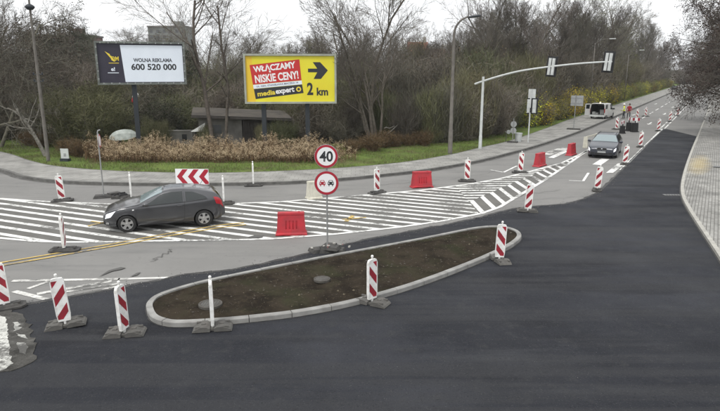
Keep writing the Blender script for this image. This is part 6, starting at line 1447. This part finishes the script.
tag(npmesh('dry_reeds', V, F, [M_reed, M_plume, M_reedleaf], mi=mi), 'band of dry reeds with pale golden heads behind the grass', None, None, 'stuff')
# grass blades on the verge
gp_, gd = [], []
GSo = np.array([xy(p) for p in GS]); l = np.r_[0, np.cumsum(np.hypot(*np.diff(GSo, axis=0).T))]; i0 = np.argmin(np.abs(GSo[:, 0] + 33)); i1 = np.argmin(np.hypot(GSo[:, 0] - 13, GSo[:, 1] - 51)); n = 60000
a = rs.uniform(l[i0], l[i1], n); d = np.abs(rs.uniform(0, 1, n) ** 1.3) * 8.5 + .05; bx, by = np.interp(a, l, GSo[:, 0]), np.interp(a, l, GSo[:, 1]); tx, ty = np.interp(a + .3, l, GSo[:, 0]) - bx, np.interp(a + .3, l, GSo[:, 1]) - by; q = np.hypot(tx, ty); x, y = bx - ty / q * d, by + tx / q * d
cl = np.sin(x * 1.1 + 2 * np.sin(y * .7)) * np.sin(y * 1.3 + x * .4) + rs.normal(0, .45, n); k = cl > -.25; x, y, d = x[k], y[k], d[k]; n = len(x); z = .125 + .012 * d; h = rs.uniform(.05, .17, n) * (1 + .04 * d); ang_ = rs.uniform(0, 6.28, n); w2 = np.stack([np.cos(ang_), np.sin(ang_), np.zeros(n)], 1) * .012; B = np.stack([x, y, z], 1); T_ = B + np.stack([rs.normal(0, .05, n), rs.normal(0, .05, n), h], 1)
V = np.stack([B - w2, B + w2, T_], 1).reshape(-1, 3); tag(npmesh('grass', V, np.arange(len(V)).reshape(-1, 3), [M_blade, M_straw], mi=(rs.rand(n) < .22).astype(int)), kind='stuff')
# far wood on the skyline, one mass
rs = np.random.RandomState(29); n = 26000; px = rs.uniform(-60, 470, n); Yf = rs.uniform(125, 185, n); xf = (px - 360) / FPX * Yf * cp; hf = (7.5 + 2.6 * np.sin(px * .09) + 1.8 * np.sin(px * .23 + 1) + 1.2 * np.sin(px * .51)) * rs.uniform(.05, 1.0, n) ** .7; zf = terrain_z(xf, Yf) + hf; Cn = np.stack([xf, Yf, zf], 1)
V, F = bits(Cn, 1, .34, .1, rs, .10); tag(npmesh('far_wood', V, F, [M_twig, M_ever], mi=(rs.rand(len(F)) < .25).astype(int)), 'far grey wood along the skyline behind the gardens', None, None, 'stuff')
# damp grey spring air
HZ = MB(); HZ.box((100, 650, 20), (2200, 1900, 60)); hz = HZ.build('haze', bpy.data.materials.new('haze_air')); tag(hz, kind='stuff')
hm = hz.data.materials[0]; hm.use_nodes = True; hn = hm.node_tree; hn.nodes.clear(); pv = hn.nodes.new('ShaderNodeVolumePrincipled'); pv.inputs['Color'].default_value = (.93, .95, .98, 1); pv.inputs['Density'].default_value = .0003; pv.inputs['Anisotropy'].default_value = .2
ho = hn.nodes.new('ShaderNodeOutputMaterial'); hn.links.new(pv.outputs[0], ho.inputs['Volume'])
